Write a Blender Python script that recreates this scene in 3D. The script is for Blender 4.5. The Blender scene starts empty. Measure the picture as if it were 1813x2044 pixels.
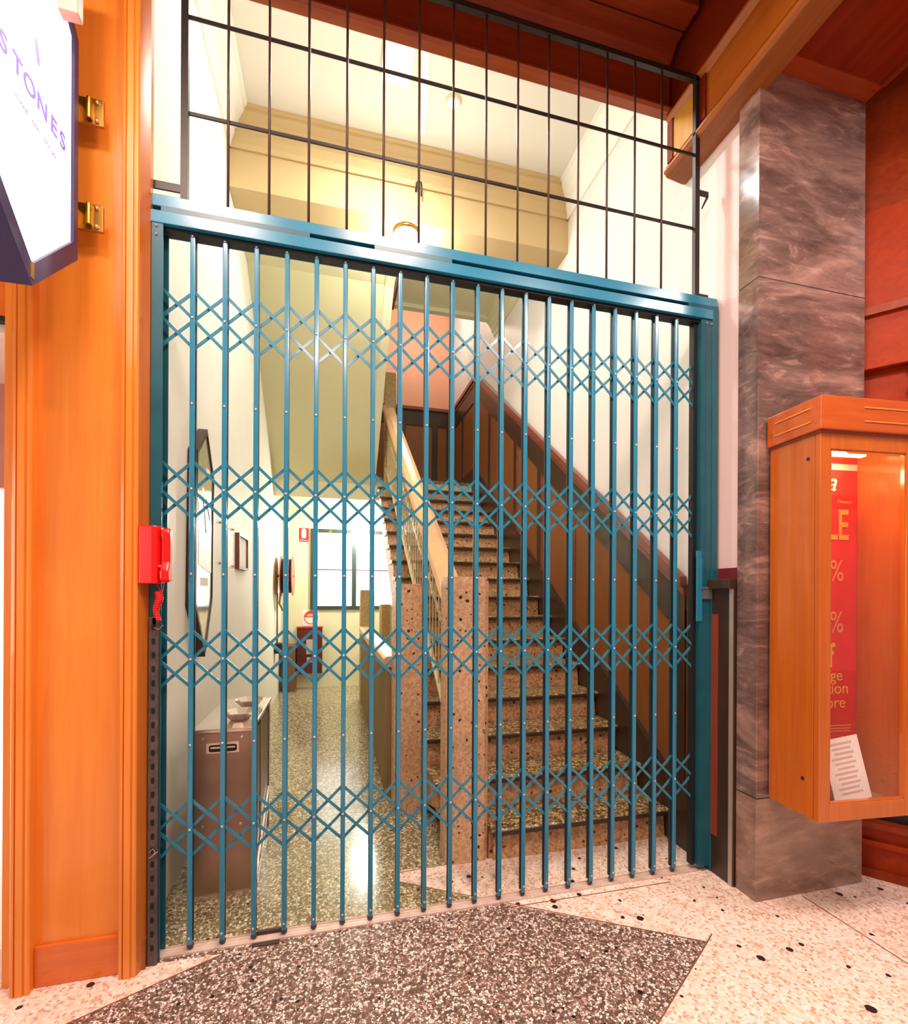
import bpy, bmesh, math, random
from mathutils import Vector, Matrix
random.seed(7)
S = bpy.context.scene
COL = S.collection

# ------------------------------------------------------------------ camera
F_PX, PX, PY = 956.0, 907.6, 1185.7
YAW, ROLL = math.radians(14.29), math.radians(0.298)
cd = bpy.data.cameras.new('camera')
cam = bpy.data.objects.new('camera', cd)
COL.objects.link(cam)
fw = Vector((math.sin(YAW), math.cos(YAW), 0))
r0 = Vector((math.cos(YAW), -math.sin(YAW), 0))
u0 = Vector((0, 0, 1))
rt = math.cos(ROLL) * r0 + math.sin(ROLL) * u0
up = -math.sin(ROLL) * r0 + math.cos(ROLL) * u0
M = Matrix(((rt.x, up.x, -fw.x, 0.704), (rt.y, up.y, -fw.y, -2.2225), (rt.z, up.z, -fw.z, 1.5), (0, 0, 0, 1)))
cam.matrix_world = M
cd.sensor_fit = 'AUTO'
cd.sensor_width = 36
cd.lens = F_PX / 2044 * 36
cd.shift_x = -(PX - 906.5) / 2044
cd.shift_y = (PY - 1022) / 2044
cd.clip_start = 0.02
S.camera = cam

# ------------------------------------------------------------------ world, exposure
S.view_settings.view_transform = 'Standard'
S.view_settings.look = 'None'
S.view_settings.exposure = 0.0
S.view_settings.gamma = 1.0
S.view_settings.use_curve_mapping = False
w = bpy.data.worlds.new('world')
S.world = w
w.use_nodes = True
w.node_tree.nodes['Background'].inputs[0].default_value = (0.9, 0.62, 0.5, 1)
w.node_tree.nodes['Background'].inputs[1].default_value = 0.42


def lamp(name, kind, loc, energy, color, size=0.1, rot=None, spot=None, size_y=None, blend=0.6):
    ld = bpy.data.lights.new(name, kind)
    ld.energy = energy
    ld.color = color
    if kind == 'AREA':
        ld.size = size
        if size_y:
            ld.shape = 'RECTANGLE'
            ld.size_y = size_y
    else:
        ld.shadow_soft_size = size
    if kind == 'SPOT':
        ld.spot_size = math.radians(spot)
        ld.spot_blend = blend
    o = bpy.data.objects.new(name, ld)
    o.location = loc
    if rot:
        o.rotation_euler = [math.radians(a) for a in rot]
    COL.objects.link(o)
    return o


WARM = (1.0, 0.76, 0.62)
COOL = (0.98, 1.0, 0.90)
lamp('stairwell_lamp_light', 'POINT', (1.30, 1.86, 4.36), 38, COOL, 0.09)
lamp('corridor_lamp_light', 'POINT', (1.20, 5.02, 2.50), 105, COOL, 0.08)
lamp('ceiling_panel_light', 'AREA', (1.11, 1.03, 5.04), 44, (1.0, 0.98, 0.92), 0.2, size_y=0.3)
lamp('landing_light', 'POINT', (2.0, 5.0, 5.9), 34, (1.0, 0.93, 0.80), 0.15)
lamp('arcade_downlight_front', 'AREA', (1.1, -1.5, 4.3), 72, WARM, 0.5)
lamp('arcade_downlight_left', 'AREA', (-0.1, -1.6, 4.3), 58, WARM, 0.4)
lamp('arcade_downlight_right', 'AREA', (2.3, -1.9, 3.9), 50, (1.0, 0.74, 0.62), 0.4)
lamp('arcade_downlight_back', 'AREA', (0.6, -3.6, 4.3), 60, WARM, 0.6)
lamp('added_shop_fill_right', 'AREA', (3.7, -1.8, 4.2), 50, (1.0, 0.88, 0.84), 0.4)  # added area light standing in for the right shop's glow on the floor
lamp('shop_glow_left', 'AREA', (-1.6, -1.3, 1.7), 22, (1.0, 0.90, 0.86), 1.2, rot=(0, -75, -20))

# ------------------------------------------------------------------ materials
def srgb(c):
    return tuple(((x / 255) / 12.92 if x / 255 <= 0.04045 else ((x / 255 + 0.055) / 1.055) ** 2.4) for x in c) + (1,)


class N:
    def __init__(self, name):
        self.m = bpy.data.materials.new(name)
        self.m.use_nodes = True
        self.t = self.m.node_tree
        self.b = self.t.nodes['Principled BSDF']
        self.tc = None

    def n(self, typ, **kw):
        x = self.t.nodes.new(typ)
        for k, v in kw.items():
            setattr(x, k, v)
        return x

    def l(self, a, b):
        self.t.links.new(a, b)

    def coord(self, scale=(1, 1, 1)):
        tc = self.n('ShaderNodeTexCoord')
        mp = self.n('ShaderNodeMapping')
        mp.inputs['Scale'].default_value = scale
        self.l(tc.outputs['Object'], mp.inputs['Vector'])
        return mp.outputs['Vector']

    def ramp(self, fac, stops):
        r = self.n('ShaderNodeValToRGB')
        el = r.color_ramp.elements
        while len(el) < len(stops):
            el.new(0.5)
        for e, (p, c) in zip(el, stops):
            e.position = p
            e.color = c
        self.l(fac, r.inputs['Fac'])
        return r.outputs['Color']

    def mix(self, fac, a, b, mode='MIX'):
        x = self.n('ShaderNodeMix', data_type='RGBA', blend_type=mode)
        for s, v in ((0, fac), (6, a), (7, b)):
            if hasattr(v, 'is_linked') or hasattr(v, 'links'):
                self.l(v, x.inputs[s])
            else:
                x.inputs[s].default_value = v
        return x.outputs[2]

    def noise(self, vec, scale, detail=3, rough=0.6, dist=0.0):
        x = self.n('ShaderNodeTexNoise')
        x.inputs['Scale'].default_value = scale
        x.inputs['Detail'].default_value = detail
        x.inputs['Roughness'].default_value = rough
        x.inputs['Distortion'].default_value = dist
        self.l(vec, x.inputs['Vector'])
        return x.outputs['Fac']

    def bump(self, fac, strength=0.2, dist=0.01):
        x = self.n('ShaderNodeBump')
        x.inputs['Strength'].default_value = strength
        x.inputs['Distance'].default_value = dist
        self.l(fac, x.inputs['Height'])
        self.l(x.outputs['Normal'], self.b.inputs['Normal'])

    def set(self, col=None, rough=0.5, metal=0.0, spec=None, coat=None):
        if col is not None:
            if hasattr(col, 'links'):
                self.l(col, self.b.inputs['Base Color'])
            else:
                self.b.inputs['Base Color'].default_value = col
        self.b.inputs['Roughness'].default_value = rough
        self.b.inputs['Metallic'].default_value = metal
        if spec is not None:
            self.b.inputs['Specular IOR Level'].default_value = spec
        if coat:
            self.b.inputs['Coat Weight'].default_value = coat
            self.b.inputs['Coat Roughness'].default_value = 0.08
        return self.m


def plain(name, rgb, rough=0.5, metal=0.0, var=0.06, scale=8, spec=None, coat=None):
    k = N(name)
    v = k.coord()
    f = k.noise(v, scale)
    c = srgb(rgb)
    d = tuple(max(0, x * (1 - var * 2)) for x in c[:3]) + (1,)
    return k.set(k.ramp(f, [(0.3, d), (0.7, c)]), rough, metal, spec, coat)


def wood(name, rgb, rgb2, rough=0.28, axis='z', coat=0.5, sc=1.0, spec=None):
    k = N(name)
    s = {'z': (14, 14, 0.7), 'x': (0.7, 14, 14), 'y': (14, 0.7, 14)}[axis]
    v = k.coord(tuple(a * sc for a in s))
    f = k.noise(v, 2.2, 5, 0.62, 0.6)
    f2 = k.noise(k.coord(), 2.5, 2)
    c = k.ramp(f, [(0.28, srgb(rgb2)), (0.72, srgb(rgb))])
    c = k.mix(0.3, c, k.ramp(f2, [(0.3, srgb(rgb2)), (0.7, srgb(rgb))]))
    return k.set(c, rough, 0, spec, coat)


def terrazzo(name, matrix, chips, scale, dark=None, dark_scale=13, dark_t=0.11, rough=0.22, density=0.55, blur=0.03):
    k = N(name)
    v = k.coord()
    wv = k.n('ShaderNodeTexNoise')
    wv.inputs['Scale'].default_value = scale * 0.8
    k.l(v, wv.inputs['Vector'])
    add = k.n('ShaderNodeMix', data_type='VECTOR')
    add.inputs[0].default_value = 0.012
    k.l(v, add.inputs[4])
    k.l(wv.outputs['Color'], add.inputs[5])
    vv = add.outputs[1]
    vo = k.n('ShaderNodeTexVoronoi')
    vo.inputs['Scale'].default_value = scale
    vo.inputs['Randomness'].default_value = 1.0
    k.l(vv, vo.inputs['Vector'])
    sep = k.n('ShaderNodeSeparateColor')
    k.l(vo.outputs['Color'], sep.inputs['Color'])
    n = len(chips)
    stops = []
    for i, c in enumerate(chips):
        stops.append((i / n, srgb(c)))
    r = k.n('ShaderNodeValToRGB')
    r.color_ramp.interpolation = 'CONSTANT'
    el = r.color_ramp.elements
    while len(el) < n:
        el.new(0.5)
    for e, (p, c) in zip(el, stops):
        e.position = p
        e.color = c
    k.l(sep.outputs[0], r.inputs['Fac'])
    de = k.n('ShaderNodeTexVoronoi', feature='DISTANCE_TO_EDGE')
    de.inputs['Scale'].default_value = scale
    k.l(vv, de.inputs['Vector'])
    # chip present when far enough from the cell edge
    thr = k.n('ShaderNodeMath', operation='MULTIPLY_ADD')
    k.l(sep.outputs[1], thr.inputs[0])
    thr.inputs[1].default_value = 0.30 * (1.2 - density)
    thr.inputs[2].default_value = 0.02
    gt = k.n('ShaderNodeMath', operation='GREATER_THAN')
    k.l(de.outputs['Distance'], gt.inputs[0])
    k.l(thr.outputs[0], gt.inputs[1])
    col = k.mix(gt.outputs[0], srgb(matrix), r.outputs['Color'])
    if dark:
        vd = k.n('ShaderNodeTexVoronoi')
        vd.inputs['Scale'].default_value = dark_scale
        k.l(vv, vd.inputs['Vector'])
        sd = k.n('ShaderNodeSeparateColor')
        k.l(vd.outputs['Color'], sd.inputs['Color'])
        m1 = k.n('ShaderNodeMath', operation='MULTIPLY')
        k.l(sd.outputs[0], m1.inputs[0])
        m1.inputs[1].default_value = dark_t * 2
        lt = k.n('ShaderNodeMath', operation='LESS_THAN')
        k.l(vd.outputs['Distance'], lt.inputs[0])
        k.l(m1.outputs[0], lt.inputs[1])
        col = k.mix(lt.outputs[0], col, srgb(dark))
    return k.set(col, rough, 0, 0.5)


def marble(name, a, b, c, scale=3.0, rough=0.12):
    k = N(name)
    tc = k.n('ShaderNodeTexCoord')
    mp = k.n('ShaderNodeMapping')
    mp.inputs['Rotation'].default_value = (math.radians(12), math.radians(38), math.radians(10))
    mp.inputs['Scale'].default_value = (0.55, 1.0, 2.0)
    k.l(tc.outputs['Object'], mp.inputs['Vector'])
    v = mp.outputs['Vector']
    f = k.noise(v, scale, 8, 0.62, 0.9)
    g = k.noise(v, scale * 3.5, 6, 0.72, 1.2)
    col = k.ramp(f, [(0.36, srgb(a)), (0.52, srgb(b)), (0.66, srgb(c))])
    col2 = k.ramp(g, [(0.38, srgb(a)), (0.56, srgb(b)), (0.66, srgb(c))])
    return k.set(k.mix(0.45, col, col2), rough, 0, 0.5, 0.3)


def emit(name, rgb, strength):
    k = N(name)
    k.b.inputs['Base Color'].default_value = srgb(rgb)
    k.b.inputs['Emission Color'].default_value = srgb(rgb)
    k.b.inputs['Emission Strength'].default_value = strength
    k.b.inputs['Roughness'].default_value = 0.5
    return k.m


def glass(name, rough=0.02, tint=(1, 1, 1, 1)):
    m = bpy.data.materials.new(name)
    m.use_nodes = True
    t = m.node_tree
    t.nodes.clear()
    o = t.nodes.new('ShaderNodeOutputMaterial')
    g = t.nodes.new('ShaderNodeBsdfGlossy')
    g.inputs['Roughness'].default_value = rough
    tr = t.nodes.new('ShaderNodeBsdfTransparent')
    tr.inputs[0].default_value = tint
    mx = t.nodes.new('ShaderNodeMixShader')
    mx.inputs[0].default_value = 0.06
    t.links.new(tr.outputs[0], mx.inputs[1])
    t.links.new(g.outputs[0], mx.inputs[2])
    t.links.new(mx.outputs[0], o.inputs[0])
    return m


TIMBER = wood('orange_timber', (238, 148, 54), (224, 122, 38), 0.3)
TIMBERX = wood('orange_timber_across', (224, 118, 42), (200, 92, 28), 0.3, 'x')
CASEW = wood('varnished_case_timber', (204, 108, 28), (180, 84, 18), 0.25)
CASEX = wood('varnished_case_timber_across', (204, 96, 26), (172, 70, 16), 0.25, 'x')
SHOPW = wood('shopfront_timber', (172, 58, 14), (142, 42, 8), 0.5, 'x', 0.0, 1.0, 0.18)
BEAML = wood('beam_moulding_timber', (172, 98, 28), (130, 66, 16), 0.4, 'y', 0.1)
TIMBERY = wood('timber_beam', (198, 110, 30), (166, 82, 20), 0.38, 'y', 0.2)
REDWOOD = wood('dark_red_timber', (158, 62, 20), (122, 40, 12), 0.4, 'x', 0.0, 1.0, 0.22)
REDWOODY = wood('dark_red_timber_lengthwise', (150, 50, 18), (112, 32, 10), 0.4, 'y', 0.0, 1.0, 0.22)
GOLDWOOD = wood('golden_timber', (232, 168, 62), (205, 140, 45), 0.35, 'z')
TEAL = plain('teal_gloss_paint', (38, 132, 168), 0.24, 0.0, 0.08, 6, 0.6, 0.25)
TEALD = plain('teal_paint_dull', (28, 92, 108), 0.34, 0.0, 0.12, 6)
GAP = plain('black_recess', (12, 14, 16), 0.6)
RIVET = plain('rivet_steel', (225, 205, 205), 0.3, 0.6)
IRON = plain('black_iron_paint', (48, 42, 40), 0.4, 0.2, 0.15, 20)
IRONR = plain('brown_iron_rod', (84, 58, 50), 0.42, 0.2, 0.15, 20)
CREAM = plain('cream_wall_paint', (246, 242, 230), 0.55, 0, 0.03, 1.5, 0.3)
CREAM2 = plain('cream_ceiling_paint', (232, 228, 216), 0.6, 0, 0.02, 1.5, 0.2)
BEIGE = plain('beige_beam_paint', (206, 180, 134), 0.6, 0, 0.03, 1.5, 0.2)
OLIVE = plain('pale_green_paint', (226, 222, 186), 0.6, 0, 0.03, 1.5, 0.2)
PINK = plain('salmon_wall_paint', (238, 170, 140), 0.6, 0, 0.03, 1.2, 0.2)
WHITEP = plain('white_wall_paint', (238, 232, 228), 0.4, 0, 0.02, 1.5, 0.4)
DADO = wood('brown_dado_panel', (140, 84, 34), (118, 66, 24), 0.5, 'z', 0.1, 2.0)
DADODK = wood('dark_dado_rail', (66, 44, 28), (46, 30, 20), 0.4, 'z', 0.2)
DADOCAP = wood('reddish_dado_cap', (140, 74, 56), (112, 54, 42), 0.35, 'y', 0.3)
DADORED = wood('red_dado_panel', (150, 66, 42), (124, 48, 30), 0.45, 'z', 0.2, 3.0)
FLOORDK = terrazzo('dark_terrazzo', (92, 70, 60), [(228, 206, 198), (124, 98, 86), (192, 160, 150), (148, 118, 104), (244, 230, 222), (98, 76, 66)], 104, (34, 28, 28), 17, 0.085, 0.2, 0.8)
FLOORIN = terrazzo('green_lit_terrazzo', (124, 108, 78), [(214, 204, 172), (136, 120, 90), (188, 176, 142), (158, 144, 110), (228, 220, 194), (112, 98, 70)], 85, (52, 46, 36), 15, 0.085, 0.16, 0.7)  # green cast of the interior light put into the floor colour
FLOORLT = terrazzo('pale_terrazzo', (236, 212, 196), [(244, 226, 214), (226, 190, 168), (238, 212, 196), (206, 160, 138), (246, 232, 222)], 80, (46, 34, 38), 12, 0.11, 0.22, 0.75)
NEWELM = terrazzo('pink_terrazzo', (212, 170, 132), [(222, 182, 144), (202, 158, 122), (232, 194, 158)], 60, (66, 42, 34), 26, 0.14, 0.3, 0.7)
TREADM = terrazzo('tread_terrazzo', (104, 82, 52), [(186, 158, 108), (86, 66, 42), (146, 118, 78), (206, 180, 132)], 60, (40, 28, 20), 30, 0.1, 0.3, 0.7)
RISERM = terrazzo('riser_terrazzo', (190, 146, 104), [(204, 162, 120), (172, 126, 86), (214, 174, 132)], 60, (76, 46, 32), 25, 0.14, 0.4, 0.7)
NOSEM = plain('nosing_shade_brown', (62, 44, 32), 0.5)  # brown for the painted shade band below the tread edges
BRASS = plain('brass', (190, 140, 60), 0.3, 0.9)
MARBLE = marble('brown_grey_marble', (72, 54, 50), (124, 98, 92), (196, 156, 142), 2.0)
MARBLEP = marble('warm_plinth_marble', (112, 84, 72), (150, 118, 102), (198, 164, 144), 2.0)
SIGNWHITE = emit('sign_lit_acrylic', (246, 244, 252), 1.5)
SIGNFRAME = plain('navy_metal', (52, 46, 92), 0.35, 0.3)
SIGNTXT = plain('violet_lettering', (118, 84, 200), 0.5)
SIGNTXT.node_tree.nodes['Principled BSDF'].inputs['Emission Color'].default_value = srgb((150, 120, 235))
SIGNTXT.node_tree.nodes['Principled BSDF'].inputs['Emission Strength'].default_value = 0.55
SIGNFNT = plain('faint_lettering', (176, 184, 214), 0.5)
RED = plain('red_plastic', (232, 22, 20), 0.3, 0, 0.04, 5, 0.5)
REDD = plain('red_sign_ink', (214, 30, 40), 0.5)
DKRED = plain('dark_red_box', (96, 28, 26), 0.4)
STEEL = plain('brushed_steel', (178, 150, 132), 0.3, 0.85, 0.06, 3)
STEELT = plain('bright_steel', (225, 210, 200), 0.22, 0.9)
BLACK = plain('black_rubber', (30, 26, 26), 0.5)
PAPER = plain('white_paper', (250, 238, 232), 0.7, 0, 0.02)
INK = plain('grey_ink', (222, 190, 180), 0.7)
POSTER = plain('red_poster', (238, 52, 50), 0.5)
POSTERD = plain('deep_red_poster', (226, 30, 26), 0.5)
POSTERT = plain('poster_yellow', (250, 190, 70), 0.5)
POSTERO = plain('poster_orange', (250, 160, 100), 0.5)
POSTERW = plain('poster_white', (250, 240, 235), 0.5)
GLASS = glass('clear_glass')
WINLIT = emit('window_daylight', (250, 252, 250), 1.9)
SHOPLIT = emit('shop_lit_wall', (252, 246, 240), 1.5)
GREENIRON = plain('dark_green_window_paint', (58, 74, 66), 0.35, 0.1)
LAMPM = emit('lamp_glass', (252, 255, 246), 9.0)
PANELM = emit('ceiling_light_diffuser', (252, 252, 250), 2.2)
RAILM = plain('cream_handrail', (222, 176, 128), 0.3, 0, 0.06, 8, 0.5)
BALM = plain('cream_baluster_paint', (220, 208, 160), 0.4)
SOFF = plain('pale_green_soffit_paint', (216, 212, 170), 0.6, 0, 0.03, 1.2, 0.2)
GALV = plain('galvanised_steel', (110, 100, 100), 0.45, 0.6, 0.2, 30)
MOULDW = plain('white_cornice_paint', (248, 246, 238), 0.5, 0, 0.01)

# ------------------------------------------------------------------ mesh helper
class MB:
    def __init__(self):
        self.bm = bmesh.new()

    def face(self, pts):
        vs = [self.bm.verts.new(p) for p in pts]
        return self.bm.faces.new(vs)

    def box(self, x0, y0, z0, x1, y1, z1):
        x0, x1 = sorted((x0, x1)); y0, y1 = sorted((y0, y1)); z0, z1 = sorted((z0, z1))
        self.prism([(x0, y0), (x1, y0), (x1, y1), (x0, y1)], 'z', z0, z1)
        return self

    def prism(self, poly, axis, a, b):
        def P(u, v, t):
            return {'z': (u, v, t), 'y': (u, t, v), 'x': (t, u, v)}[axis]
        A = [self.bm.verts.new(P(u, v, a)) for u, v in poly]
        B = [self.bm.verts.new(P(u, v, b)) for u, v in poly]
        n = len(poly)
        self.bm.faces.new(A[::-1])
        self.bm.faces.new(B)
        for i in range(n):
            self.bm.faces.new((A[i], A[(i + 1) % n], B[(i + 1) % n], B[i]))
        return self

    def bar(self, p0, p1, wd, y0, y1):
        """flat bar in the XZ plane"""
        a, b = Vector(p0), Vector(p1)
        d = (b - a).normalized()
        n = Vector((-d.y, d.x)) * wd / 2
        self.prism([tuple(a + n), tuple(a - n), tuple(b - n), tuple(b + n)], 'y', y0, y1)
        return self

    def tube(self, pts, r, n=10, caps=True):
        pts = [Vector(p) for p in pts]
        rings = []
        prev = None
        for i, p in enumerate(pts):
            if i == 0: d = pts[1] - p
            elif i == len(pts) - 1: d = p - pts[i - 1]
            else: d = pts[i + 1] - pts[i - 1]
            d.normalize()
            if prev is None:
                a = Vector((0, 0, 1)) if abs(d.z) < 0.9 else Vector((1, 0, 0))
                s = d.cross(a).normalized()
            else:
                s = (prev - d * prev.dot(d)).normalized()
            prev = s
            t = d.cross(s)
            rr = r[i] if isinstance(r, (list, tuple)) else r
            rings.append([self.bm.verts.new(p + (s * math.cos(2 * math.pi * k / n) + t * math.sin(2 * math.pi * k / n)) * rr) for k in range(n)])
        for A, B in zip(rings, rings[1:]):
            for k in range(n):
                self.bm.faces.new((A[k], A[(k + 1) % n], B[(k + 1) % n], B[k]))
        if caps:
            self.bm.faces.new(rings[0][::-1]); self.bm.faces.new(rings[-1])
        return self

    def ball(self, c, r, sc=(1, 1, 1), seg=16):
        m = Matrix.Translation(c) @ Matrix.Diagonal((r * sc[0], r * sc[1], r * sc[2], 1))
        bmesh.ops.create_uvsphere(self.bm, u_segments=seg, v_segments=seg // 2, radius=1, matrix=m)
        return self

    def lathe(self, prof, c, axis='z', n=24):
        """prof: list of (radius, along)"""
        rings = []
        for r, t in prof:
            ring = []
            for k in range(n):
                a = 2 * math.pi * k / n
                u, v = r * math.cos(a), r * math.sin(a)
                p = {'z': (u, v, t), 'x': (t, u, v), 'y': (u, t, v)}[axis]
                ring.append(self.bm.verts.new((c[0] + p[0], c[1] + p[1], c[2] + p[2])))
            rings.append(ring)
        for A, B in zip(rings, rings[1:]):
            for k in range(n):
                self.bm.faces.new((A[k], A[(k + 1) % n], B[(k + 1) % n], B[k]))
        self.bm.faces.new(rings[0][::-1]); self.bm.faces.new(rings[-1])
        return self

    def xf(self, m):
        bmesh.ops.transform(self.bm, matrix=m, verts=self.bm.verts)
        return self

    def text(self, s, size, matrix, extrude=0.001, align='CENTER', shear=0.0, bold=0.0):
        cu = bpy.data.curves.new('t', 'FONT')
        cu.body = s; cu.size = size; cu.extrude = extrude
        cu.align_x = align; cu.align_y = 'CENTER'; cu.shear = shear; cu.offset = bold
        o = bpy.data.objects.new('t', cu)
        COL.objects.link(o)
        bpy.context.view_layer.update()
        me = bpy.data.meshes.new_from_object(o)
        me.transform(matrix)
        self.bm.from_mesh(me)
        bpy.data.objects.remove(o); bpy.data.meshes.remove(me); bpy.data.curves.remove(cu)
        return self


def obj(name, mb, mat, parent=None, bevel=0.0, smooth=False, origin=None):
    me = bpy.data.meshes.new(name)
    bmesh.ops.recalc_face_normals(mb.bm, faces=mb.bm.faces)
    off = Vector((0, 0, 0))
    p = parent
    while p is not None:
        off += p.location
        p = p.parent
    base = off if origin is None else Vector(origin)
    bmesh.ops.translate(mb.bm, vec=-base, verts=mb.bm.verts)
    mb.bm.to_mesh(me); mb.bm.free()
    me.materials.append(mat)
    if smooth:
        for f in me.polygons: f.use_smooth = True
    o = bpy.data.objects.new(name, me)
    o.location = base - off
    COL.objects.link(o)
    if parent is not None: o.parent = parent
    if bevel:
        b = o.modifiers.new('bevel', 'BEVEL')
        b.width = bevel; b.segments = 2; b.limit_method = 'ANGLE'
    return o


def thing(name, label, cat, loc=(0, 0, 0), group=None, rotz=0):
    o = bpy.data.objects.new(name, None)
    o.location = loc
    o.rotation_euler = (0, 0, rotz)
    o.empty_display_size = 0.1
    COL.objects.link(o)
    o['label'] = label; o['category'] = cat
    if group: o['group'] = group
    return o


def tag(o, label, cat, group=None):
    o['label'] = label; o['category'] = cat
    if group: o['group'] = group
    return o


def struct(name, mb, mat, label=None, bevel=0, smooth=False):
    o = obj(name, mb, mat, None, bevel, smooth)
    o['kind'] = 'structure'
    o['label'] = label or name.replace('_', ' ')
    return o


def B(*a): return MB().box(*a)


def poly_floor(pts, z0, z1):
    return MB().prism(pts, 'z', z0, z1)

# ------------------------------------------------------------------ constants
XL, XR = -0.08, 2.76
H, G, Y0, NS = 0.18562, 0.2728, 0.3143, 17
YL = Y0 + 16 * G           # landing front edge 4.679
ZL = NS * H                # landing height 3.155
YB = 5.75
def noz(y): return H + (y - Y0) * H / G

# ------------------------------------------------------------------ floor
dk = [(1.436, 0.017), (2.283, -0.487), (1.30, -1.095), (0.30, -1.8), (-0.9, -0.63), (-0.109, -0.243), (0.275, -0.057), (0.02, -0.052), (XL, -0.052), (XL, 0.03), (1.416, 0.03)]
fl = struct('floor', poly_floor(dk, -0.08, 0.0), FLOORDK, 'dark speckled terrazzo floor field with pale chips')
struct('floor', poly_floor([(XL, 0.03), (1.416, 0.03), (1.05, 0.26), (1.05, 0.345), (1.06, 0.345), (1.06, 5.9), (XL, 5.9)], -0.08, 0.0), FLOORIN, 'speckled terrazzo corridor floor behind the gate, green light painted in')
struct('floor', poly_floor([(1.06, 0.362), (1.06, 5.9), (3.0, 5.9), (3.0, 0.362)], -0.08, 0.0), FLOORIN, 'dark terrazzo floor under the stair')
lt1 = [(1.05, 0.26), (1.436, 0.017), (2.283, -0.487), (1.30, -1.095), (0.30, -1.8), (0.30, -6), (2.987, -6), (2.987, 0.362), (1.06, 0.362), (1.05, 0.345)]
struct('floor', poly_floor(lt1, -0.08, 0.0), FLOORLT, 'pale pink terrazzo floor with sparse dark chips')
struct('floor', poly_floor([(2.987, -6), (7, -6), (7, 0.6), (2.987, 0.6)], -0.08, 0.0), FLOORLT, 'pale terrazzo floor before the right shopfront')
lt2 = [(0.30, -1.8), (-0.9, -0.63), (-0.109, -0.243), (0.275, -0.057), (0.02, -0.052), (XL, -0.052), (XL, 0.0), (-4, 0.0), (-4, -6), (0.30, -6)]
struct('floor', poly_floor(lt2, -0.08, 0.0), FLOORLT, 'pale pink terrazzo floor below the left timber panel')


def strip(name, a, b, wd, z=0.0015, mat=None):
    a, b = Vector(a), Vector(b)
    d = (b - a).normalized(); n = Vector((-d.y, d.x)) * wd / 2
    mb = MB().prism([tuple(a + n), tuple(a - n), tuple(b - n), tuple(b + n)], 'z', -0.004, z)
    return struct(name, mb, mat or BRASS)


JOINT = plain('floor_joint_strip', (150, 96, 72), 0.4, 0.3)
for i, (a, b) in enumerate([((1.05, .26), (2.283, -.487)), ((2.283, -.487), (1.30, -1.095)), ((-.9, -.63), (.275, -.057)),
                            ((2.987, -.335), (2.987, -3)), ((1.50, -0.066), (2.42, -0.076)), ((2.283, -.487), (2.34, -.45)), ((1.06, .345), (1.32, .36))]):
    strip('trim_%d' % (i + 1), a, b, 0.005, 0.0012, JOINT)

# ------------------------------------------------------------------ interior shell
mb = B(XL - 0.25, -0.03, 0, XL, 6.2, 6.6)
struct('wall_left', mb, CREAM, 'cream left wall of the corridor')
mb = B(XR, -0.195, 0, XR + 0.25, 6.2, 6.6)
struct('wall_right', mb, WHITEP, 'white right wall of the stair')
struct('wall_right_reveal', B(XR - 0.004, -0.194, 1.645, XR, -0.001, 3.985), plain('pink_light_tint', (242, 214, 210), 0.45, 0, 0.02, 1.5), 'strip of wall between the gate and the column, pink arcade light painted in')  # pink of the arcade light put into this strip's colour
mb = B(XL, YB, 0, XR, YB + 0.2, ZL - 0.3)
struct('wall_back', mb, OLIVE, 'pale green wall at the corridor end')
mb = B(XL, 6.0, ZL - 0.3, XR, 6.2, 6.6)
struct('wall_landing', mb, PINK, 'salmon wall above the stair landing')
struct('ceiling', B(XL, 0.25, 5.12, XR, 2.0, 5.3), CREAM2, 'white plaster ceiling behind the grille')
struct('ceiling_upper', B(XL, -0.1, 6.6, XR, 6.2, 6.75), CREAM2, 'ceiling high above the landing')
struct('ceiling_landing', MB().box(1.42, 2.0, 5.12, XR, 3.78, 5.3).box(1.42, 3.70, 5.07, XR, 3.78, 5.12), OLIVE, 'pale green ceiling over the upper stair')
struct('ceiling_trim', B(1.40, 2.0, 5.05, 1.425, 3.78, 5.31), DADOCAP, 'brown edge of the ceiling over the upper stair')
# wall over fascia so that light does not leak
struct('wall_front', B(XL, 0.272, 4.42, XR, 0.32, 6.6), CREAM, 'inner face of the wall over the entrance')
# cross beam
beam = struct('beam', MB().box(XL, 1.74, 4.60, XR, 2.0, 5.12), BEIGE, 'beige plaster cross beam over the stair')


def cornice(axis, a, b, at, sgn, mat, z=5.12, name='trim_cornice'):
    """stepped cornice profile; extends 0.26 out from `at` along sgn and 0.24 down"""
    pr = [(0, 0), (0.155, 0), (0.155, -0.015), (0.13, -0.022), (0.13, -0.04), (0.09, -0.075), (0.07, -0.11), (0.05, -0.13), (0.05, -0.15), (0.025, -0.19), (0.016, -0.23), (0, -0.23)]
    mb = MB()
    poly = [(at + sgn * u, z + v) for u, v in pr]
    if axis == 'y':
        mb.prism(poly, 'y', a, b)
    else:
        mb.prism(poly, 'x', a, b)
    return struct(name, mb, mat)


cornice('y', 0.33, 1.74, XL, 1, MOULDW, name='trim_11')
cornice('y', 0.33, 1.74, XR, -1, MOULDW, name='trim_12')
cornice('x', XL, XR, 1.74, -1, BEIGE, name='trim_13')
cornice('y', 2.0, 3.78, XR, -1, OLIVE, name='trim_14')

# landing slab
struct('floor_landing', MB().box(XL, YL + 0.0, ZL - 0.33, XR, 6.0, ZL), OLIVE, 'landing slab crossing above the corridor end')

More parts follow.
